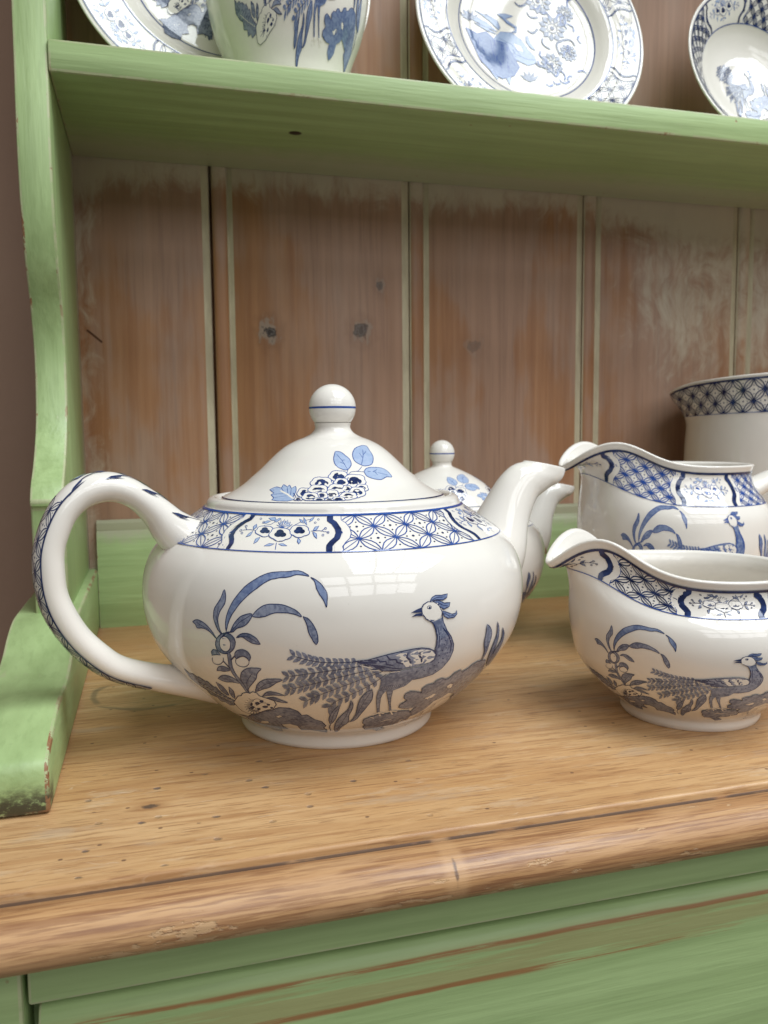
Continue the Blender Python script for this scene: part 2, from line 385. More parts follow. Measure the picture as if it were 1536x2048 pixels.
# ------------------------------------------------------------------ print motifs, in tenths of a millimetre on the surface
MOTIF_PEACOCK = """
Fw:-92,917 -94,928 -100,931 -107,929 -105,920 -99,916
Fw:-92,917 -101,919 -105,913 -105,904 -97,904 -93,909
Fw:-111,917 -113,927 -120,931 -128,930 -125,920 -119,916
Fw:-111,917 -121,918 -125,912 -126,902 -117,903 -112,908
Fw:-130,916 -132,927 -139,931 -148,931 -144,921 -138,916
Fw:-130,916 -140,917 -145,911 -147,901 -138,902 -132,907
Fw:-147,916 -150,928 -157,932 -166,932 -163,922 -156,917
Fw:-147,916 -158,917 -164,910 -166,900 -157,901 -150,907
Fw:-168,917 -171,929 -178,934 -187,934 -184,924 -177,918
Fw:-168,917 -179,917 -186,910 -189,900 -179,901 -172,907
Fw:-188,918 -190,930 -198,937 -208,938 -204,927 -197,920
Fw:-188,918 -200,918 -207,912 -212,901 -201,902 -193,908
Fw:-206,920 -208,933 -216,940 -226,942 -222,931 -215,923
Fw:-206,920 -218,921 -227,914 -232,903 -221,904 -212,910
Fw:-223,923 -224,937 -232,944 -242,947 -239,935 -232,927
Fw:-223,923 -235,924 -245,917 -251,907 -239,907 -229,913
Fw:-241,927 -242,941 -249,950 -260,954 -257,941 -250,932
Fw:-241,927 -254,928 -264,922 -272,911 -259,911 -248,917
Fw:-261,932 -261,946 -268,955 -278,959 -276,946 -270,937
Fw:-261,932 -273,934 -284,929 -291,918 -279,918 -268,923
Fw:-281,938 -281,952 -288,960 -298,963 -296,951 -290,942
Fw:-281,938 -293,940 -303,935 -310,925 -298,924 -288,929
Sk28:-79,917 -98,917 -117,916 -136,916 -153,916 -168,917 -183,917 -197,919 -210,920 -223,923 -236,925 -250,929 -266,934 -281,938
Fw:-50,903 -53,914 -59,917 -67,914 -63,905 -57,902
Fw:-50,903 -59,904 -63,898 -62,888 -53,889 -49,895
Fw:-72,901 -75,911 -82,915 -90,912 -86,903 -79,899
Fw:-72,901 -82,901 -86,894 -85,884 -77,886 -72,892
Fw:-94,898 -98,909 -105,912 -114,911 -109,901 -102,897
Fw:-94,898 -104,898 -109,891 -109,880 -100,882 -95,888
Fw:-112,896 -116,907 -124,911 -132,909 -128,899 -120,895
Fw:-112,896 -123,895 -128,887 -128,876 -119,879 -113,886
Fw:-136,893 -140,904 -148,909 -157,907 -152,897 -145,892
Fw:-136,893 -147,891 -152,883 -154,872 -144,875 -138,882
Fw:-154,890 -159,902 -167,907 -177,906 -171,895 -163,890
Fw:-154,890 -165,888 -171,880 -173,868 -163,871 -156,879
Fw:-178,887 -183,900 -192,904 -202,903 -196,892 -188,887
Fw:-178,887 -190,885 -197,875 -199,863 -188,867 -181,876
Fw:-196,884 -201,897 -210,902 -221,901 -215,890 -206,885
Fw:-196,884 -209,882 -216,872 -219,858 -208,863 -200,872
Fw:-220,880 -226,894 -235,899 -246,898 -240,887 -231,881
Fw:-220,880 -233,877 -241,866 -245,852 -233,858 -224,868
Fw:-244,876 -249,890 -259,895 -271,895 -264,883 -255,877
Fw:-244,876 -257,872 -266,860 -271,845 -258,852 -248,863
Fw:-261,873 -267,887 -277,893 -289,892 -282,880 -272,873
Fw:-261,873 -275,868 -284,856 -290,841 -276,847 -266,859
Fw:-286,868 -291,882 -300,888 -312,887 -306,875 -297,869
Fw:-286,868 -300,864 -309,852 -315,837 -301,843 -291,855
Fw:-308,864 -312,878 -321,883 -333,882 -328,870 -319,864
Fw:-308,864 -322,860 -331,849 -337,834 -324,840 -314,851
Sk28:-38,905 -55,903 -72,901 -89,899 -106,896 -124,894 -142,892 -160,889 -178,887 -196,884 -214,881 -232,878 -250,875 -267,872 -281,869 -295,867 -308,864
Fw:-25,886 -28,897 -35,900 -43,898 -38,888 -32,885
Fw:-25,886 -34,887 -38,881 -36,870 -28,871 -24,877
Fw:-49,883 -53,894 -60,897 -68,895 -63,885 -56,881
Fw:-49,883 -59,883 -62,876 -61,865 -53,867 -49,873
Fw:-67,880 -72,891 -79,895 -87,892 -82,882 -75,878
Fw:-67,880 -77,879 -81,871 -81,860 -72,862 -67,870
Fw:-94,874 -99,886 -107,889 -115,887 -110,877 -102,873
Fw:-94,874 -104,873 -108,864 -108,852 -99,856 -94,864
Fw:-114,869 -120,882 -128,885 -137,883 -131,872 -123,868
Fw:-114,869 -125,867 -130,858 -130,845 -120,849 -115,858
Fw:-135,864 -141,877 -150,880 -159,878 -153,867 -144,863
Fw:-135,864 -146,861 -151,851 -152,837 -142,842 -136,852
Fw:-157,858 -163,871 -172,875 -182,872 -176,861 -167,857
Fw:-157,858 -169,854 -174,843 -175,829 -165,835 -159,845
Fw:-180,851 -186,865 -196,869 -206,866 -200,855 -190,850
Fw:-180,851 -192,846 -199,834 -200,819 -189,826 -182,837
Fw:-203,844 -209,858 -219,862 -230,860 -223,848 -213,843
Fw:-203,844 -216,838 -223,825 -225,809 -213,817 -206,829
Fw:-223,837 -229,852 -240,856 -251,854 -244,842 -234,836
Fw:-223,837 -236,831 -244,817 -248,800 -235,808 -226,822
Fw:-244,830 -251,845 -262,850 -274,847 -266,835 -256,829
Fw:-244,830 -258,823 -267,808 -272,789 -258,799 -248,814
Fw:-265,823 -271,838 -282,843 -295,840 -287,827 -277,821
Fw:-265,823 -279,815 -289,800 -294,781 -280,791 -270,806
Fw:-292,813 -298,829 -308,833 -321,831 -314,817 -304,811
Fw:-292,813 -307,806 -317,791 -323,772 -308,782 -298,796
Fw:-315,805 -319,821 -330,825 -342,822 -337,808 -327,803
Fw:-315,805 -330,798 -340,783 -346,765 -331,774 -321,788
Sk28:-12,888 -31,886 -49,883 -67,880 -87,876 -107,871 -128,866 -150,860 -172,853 -195,846 -217,839 -234,833 -249,828 -265,823 -281,817 -298,811 -315,805
Fw:-14,871 -20,882 -27,883 -34,879 -28,870 -21,868
Fw:-14,871 -24,869 -26,862 -22,851 -15,854 -12,861
Fw:-35,863 -41,874 -49,876 -56,872 -50,862 -42,859
Fw:-35,863 -45,860 -47,852 -44,840 -36,844 -33,852
Fw:-57,854 -64,866 -72,868 -80,864 -73,854 -65,851
Fw:-57,854 -67,851 -70,841 -68,829 -59,833 -56,842
Fw:-76,846 -82,859 -91,861 -100,857 -92,847 -84,843
Fw:-76,846 -86,842 -89,832 -87,818 -78,824 -75,834
Fw:-94,838 -102,851 -111,854 -120,850 -112,839 -103,835
Fw:-94,838 -105,834 -109,822 -108,807 -98,814 -94,825
Fw:-118,827 -126,841 -136,844 -146,839 -138,828 -128,824
Fw:-118,827 -130,821 -134,809 -133,793 -123,801 -118,813
Fw:-140,816 -149,830 -159,833 -169,829 -161,817 -151,813
Fw:-140,816 -152,809 -157,795 -157,778 -146,787 -141,801
Fw:-163,805 -171,820 -182,823 -193,819 -184,806 -173,802
Fw:-163,805 -175,797 -181,781 -182,763 -170,774 -164,788
Fw:-184,794 -193,809 -205,813 -217,809 -208,796 -196,791
Fw:-184,794 -198,785 -205,768 -207,748 -194,760 -187,776
Fw:-212,779 -221,795 -234,799 -246,794 -237,781 -225,776
Fw:-212,779 -226,769 -235,750 -238,727 -224,742 -215,760
Fw:-232,767 -241,783 -253,785 -266,779 -257,766 -245,763
Fw:-232,767 -247,756 -255,736 -258,714 -244,729 -235,748
Fw:-261,748 -269,764 -281,766 -294,758 -285,746 -273,743
Fw:-261,748 -276,736 -285,716 -288,694 -273,709 -264,729
Sk28:1,877 -14,871 -30,865 -46,858 -63,851 -82,844 -100,835 -118,827 -135,819 -151,811 -168,802 -184,794 -201,785 -217,776 -232,767 -246,758 -261,748
Fw:2,854 -7,863 -14,863 -19,856 -11,848 -4,848
Fw:2,854 -7,849 -6,839 0,829 6,835 6,844
Fw:-19,834 -28,845 -36,845 -42,838 -34,829 -26,828
Fw:-19,834 -28,828 -29,818 -23,805 -16,812 -15,822
Fw:-40,818 -49,831 -58,832 -65,825 -57,815 -48,813
Fw:-40,818 -50,812 -51,800 -47,786 -39,793 -37,805
Fw:-63,802 -72,816 -82,817 -91,811 -81,800 -72,797
Fw:-63,802 -73,795 -76,782 -72,766 -63,774 -60,787
Fw:-84,788 -94,803 -104,805 -114,800 -105,788 -94,784
Fw:-84,788 -95,781 -99,766 -96,747 -86,758 -83,772
Fw:-107,774 -118,789 -129,792 -140,787 -130,774 -118,770
Fw:-107,774 -119,765 -124,748 -122,727 -111,739 -107,756
Fw:-132,758 -142,775 -155,778 -167,773 -156,760 -144,755
Fw:-132,758 -145,748 -150,728 -150,706 -138,720 -132,739
Fw:-157,741 -170,755 -183,756 -195,747 -183,735 -169,734
Fw:-157,741 -170,725 -175,702 -173,678 -161,697 -156,719
Fw:-177,715 -191,726 -204,721 -215,706 -202,699 -188,703
Fw:-177,715 -189,695 -191,672 -186,649 -176,671 -174,694
Sk28:12,863 2,854 -9,844 -19,834 -31,824 -44,815 -58,805 -73,795 -90,785 -107,774 -124,763 -136,756 -147,749 -157,741 -166,731 -175,719 -183,706
Fw:146,1036 160,1022 169,1003 177,977 178,951 176,934 184,915 182,897 166,886 139,879 102,876 59,870 27,865 5,851 -3,830 -2,792 -1,766 14,760 26,782 38,772 51,778 73,787 95,796 116,822 150,824 194,832 223,853 244,885 251,917 248,940 232,969 212,993 198,1020 194,1038 172,1031
Fw:-5,786 16,783 12,742 19,694 31,644 21,646 2,713 -5,752
Sk20:-5,786 16,783 12,742 19,694 31,644 21,646 2,713 -5,752 -5,786
Fw:27,779 51,778 54,743 63,702 85,646 77,646 57,699 41,738
Sk20:27,779 51,778 54,743 63,702 85,646 77,646 57,699 41,738 27,779
Sk45:151,1030 160,1022 169,1003 177,977 178,951 176,934 184,915 182,897 166,886
Sk40:198,1020 212,993 232,969 248,940 251,917 244,885 223,853 194,832 150,824 116,822
Sk50:196,1004 222,973 238,942 239,910
Sk35:178,1006 186,972 188,937
Fk:198,966 197,964 194,964 192,966 193,969 196,968
Fk:211,946 210,944 207,945 205,947 206,949 209,949
Fk:208,925 207,922 203,923 201,926 202,928 206,927
Fk:222,931 220,929 217,930 215,932 216,934 219,934
Fk:199,908 198,905 195,906 192,909 193,911 197,910
Fk:203,881 203,878 199,879 197,882 198,884 201,884
Fk:218,893 217,890 214,891 211,894 212,896 216,895
Fk:189,871 188,868 185,869 182,872 183,874 186,874
Fk:173,863 173,860 169,861 167,864 168,867 171,866
Fk:153,856 152,853 149,854 147,857 147,860 151,859
Fk:202,847 201,844 198,845 195,848 196,851 199,850
Fk:124,856 123,853 120,854 118,857 119,859 122,859
Fk:214,959 213,957 210,957 208,960 209,962 212,961
Fk:231,911 230,909 227,910 225,913 226,915 229,914
Sk16:91,810 89,791
Sk16:83,810 81,791
Sk16:75,810 74,791
Sk16:68,810 66,791
Sk16:60,810 58,791
Sk16:53,810 51,791
Sk16:45,810 43,791
Sk16:38,810 35,791
Sk16:31,809 28,791
Sk16:23,809 21,791
Sk16:16,809 13,790
Sk16:9,809 6,790
Fc:191,1057 189,1047 183,1039 175,1033 165,1029 154,1029 143,1032 133,1038 126,1045 121,1055 120,1065 122,1074 127,1082 135,1088 145,1092 156,1092 167,1089 177,1084 184,1076 189,1067
Sk35:156,1026 133,1040 121,1056 117,1073 125,1085 141,1092 162,1090 180,1079 190,1059 194,1036 198,1019
Fk:118,1077 103,1073 81,1064 105,1062 120,1062
Fk:119,1060 98,1059 83,1051 102,1052 121,1050
Sk22:153,1074 152,1071 148,1069 143,1070 139,1072 138,1075 140,1078 144,1079 148,1079 152,1077 153,1074
Fk:151,1073 149,1070 146,1070 144,1071 143,1074 144,1076 147,1077 150,1075
Fb:149,1093 158,1104 171,1109 194,1107 217,1109 213,1098 197,1092 174,1096
Sk28:149,1093 158,1104 171,1109 194,1107 217,1109 213,1098 197,1092 174,1096 149,1093
Fb:164,1092 183,1091 201,1082 224,1081 220,1069 200,1063 186,1071
Sk30:164,1092 183,1091 201,1082 224,1081 220,1069 200,1063 186,1071 164,1092
Fb:193,1058 210,1052 230,1043 245,1044 250,1053 251,1041 240,1032 215,1032 200,1042
Sk30:193,1058 210,1052 230,1043 245,1044 250,1053 251,1041 240,1032 215,1032 200,1042 193,1058
Sk25:155,1096 175,1102 203,1101
Sk25:178,1086 198,1074 215,1072
Sk25:200,1050 220,1038 240,1038
Fw:-95,921 -55,923 -23,928 50,942 123,945 151,939 173,928 183,913 179,897 164,886 120,882 80,877 32,874 -3,878 -37,892 -59,907
Fc:121,929 142,937 164,930 178,915 176,897 161,889 142,886 151,899 133,906 145,913 126,921
Fc:85,931 99,939 124,940 138,937 122,933 118,925 131,918 126,908 141,902 136,890 123,888 100,890 110,898 97,907 107,912 88,922
Fc:34,929 50,936 72,934 77,925 74,914 87,906 87,897 98,889 96,883 76,883 68,894 54,902 64,908 48,917 54,923
Sk35:-95,920 -55,922 -24,929 9,936 50,942 92,946 123,946 151,940 172,929 183,914 181,897 166,886
Sk70:76,932 74,919 86,908 91,894
Sk70:119,933 118,920 128,907 131,893
Sk55:-27,925 -14,912 4,912 7,901 31,894
Sk55:5,933 18,916 37,916 43,904 65,897
Sk50:-17,899 4,892 30,884 66,876
Sk60:-95,920 -59,913 -26,909
Sk60:-87,917 -55,906 -13,896
Sk60:-59,907 -38,901 5,885
Sk60:-38,901 -3,878 59,870
Sk60:-55,920 -23,915
Sc30:24,868 59,868
Sc30:-79,904 -37,890
Sc30:-53,883 -12,879
Fw:-139,721 -147,712 -154,703 -161,693 -170,678 -178,662 -184,645 -187,632 -190,619 -191,606 -190,596 -188,585 -185,580 -178,586 -170,600 -163,615 -158,629 -155,644 -152,657 -150,669 -148,681 -146,692 -144,702 -142,711
Sk30:-139,721 -147,712 -154,703 -161,693 -170,678 -178,662 -184,645 -187,632 -190,619 -191,606 -190,596 -188,585 -185,580 -178,586 -170,600 -163,615 -158,629 -155,644 -152,657 -150,669 -148,681 -146,692 -144,702 -142,711 -139,721
Sk20:-146,705 -168,654 -183,585
Sk35:-185,580 -194,546 -187,506
Fw:-102,741 -103,723 -105,703 -108,685 -116,670 -126,657 -135,643 -145,625 -154,605 -161,585 -165,566 -168,545 -169,524 -167,510 -164,497 -159,491 -151,503 -142,528 -133,549 -121,563 -109,576 -102,591 -101,607 -102,624 -103,640 -99,658 -94,676 -91,692 -91,704 -91,715 -93,725 -95,731 -99,736
Sk30:-102,741 -103,723 -105,703 -108,685 -116,670 -126,657 -135,643 -145,625 -154,605 -161,585 -165,566 -168,545 -169,524 -167,510 -164,497 -159,491 -151,503 -142,528 -133,549 -121,563 -109,576 -102,591 -101,607 -102,624 -103,640 -99,658 -94,676 -91,692 -91,704 -91,715 -93,725 -95,731 -99,736 -102,741
Sk20:-99,726 -114,641 -159,508
Fw:-29,796 -36,792 -42,788 -48,782 -55,772 -62,759 -67,745 -70,731 -71,715 -72,698 -72,681 -72,663 -73,646 -77,629 -82,612 -88,600 -93,594 -99,590 -101,589 -95,590 -82,595 -71,603 -62,617 -56,635 -50,652 -43,669 -37,686 -32,702 -27,715 -23,727 -21,740 -21,752 -22,765 -24,776 -26,783 -28,790
Sk30:-29,796 -36,792 -42,788 -48,782 -55,772 -62,759 -67,745 -70,731 -71,715 -72,698 -72,681 -72,663 -73,646 -77,629 -82,612 -88,600 -93,594 -99,590 -101,589 -95,590 -82,595 -71,603 -62,617 -56,635 -50,652 -43,669 -37,686 -32,702 -27,715 -23,727 -21,740 -21,752 -22,765 -24,776 -26,783 -28,790 -29,796
Sk20:-31,790 -51,728 -73,618
Fw:-29,571 -29,602 -3,617 35,630 71,627 131,631 190,620 229,580 238,535 201,530 170,508 120,511 98,495 155,456 103,449 53,493 6,498 -19,533 -11,551
Sk35:-29,571 -29,602 -3,617 35,630 71,627 131,631 190,620 229,580 238,535 201,530 170,508 120,511 98,495 155,456 103,449 53,493 6,498 -19,533 -11,551 -29,571
Sc35:64,563 87,574 123,570
Sc35:197,505 189,546 209,545
Sc35:-3,617 18,604
Sc50:30,644 5,630
Sc50:30,644 44,616
Sc50:26,648 57,632
Sc50:82,647 121,632
Sc50:82,647 107,612
Sc50:82,645 59,645
Fw:116,661 114,683 129,693 136,705 114,723 111,748 129,759 160,749 188,736 177,763 193,778 221,780 228,794 250,799 277,787 294,793 304,811 332,819 348,805 376,815 390,828 417,836 448,832 487,823 537,765 583,709 626,648 610,608 594,572 575,549 460,625 473,641 375,681 352,662 312,648 302,600 275,578 257,568 239,565 207,599 211,629 223,636 177,638
Sk33:177,638 139,650 116,661 114,683 129,693 136,705 114,723 111,748 129,759 160,749 188,736 177,763 193,778 221,780 228,794 250,799 277,787 294,793 304,811 332,819 348,805 376,815 390,828 417,836 448,832 487,823
Fc:221,696 239,697 261,713 278,708 274,687 250,680
Sk20:221,696 239,697 261,713 278,708 274,687 250,680 221,696
Fc:310,742 322,753 345,743 353,720 331,723
Sk20:310,742 322,753 345,743 353,720 331,723 310,742
Sk30:473,641 374,641 333,598 298,554 290,519
Sk30:522,589 421,578 367,542 357,481
Sk30:561,540 495,513 545,427 360,448
Sk30:520,520 454,481 349,427
Sk30:304,585 346,507
Sk30:353,620 371,527
Fw:401,982 410,977 419,971 427,964 434,956 440,947 443,938 445,927 444,915 443,903 445,892 447,880 449,868 449,853 448,837 446,830 442,839 437,856 432,873 423,887 413,902 407,915 405,926 405,936 405,946 404,958 402,970
Sk30:401,982 410,977 419,971 427,964 434,956 440,947 443,938 445,927 444,915 443,903 445,892 447,880 449,868 449,853 448,837 446,830 442,839 437,856 432,873 423,887 413,902 407,915 405,926 405,936 405,946 404,958 402,970 401,982
Sk20:408,972 425,923 440,862
Fw:467,979 473,972 480,964 486,956 494,941 501,923 506,905 509,888 511,870 516,851 529,820 555,783 567,766 538,786 507,818 489,844 481,863 478,880 477,896 478,909 481,921 481,934 477,949 471,964
Sk25:467,979 473,972 480,964 486,956 494,941 501,923 506,905 509,888 511,870 516,851 529,820 555,783 567,766 538,786 507,818 489,844 481,863 478,880 477,896 478,909 481,921 481,934 477,949 471,964 467,979
Fw:518,948 529,938 540,929 550,919 558,906 563,892 568,878 573,860 579,841 585,822 596,796 612,767 602,760 574,774 549,792 533,808 523,829 523,849 526,866 531,878 538,889 540,901 534,916 525,932
Sk25:518,948 529,938 540,929 550,919 558,906 563,892 568,878 573,860 579,841 585,822 596,796 612,767 602,760 574,774 549,792 533,808 523,829 523,849 526,866 531,878 538,889 540,901 534,916 525,932 518,948
Sk35:602,760 635,692 618,640
Sk30:567,766 634,688
"""
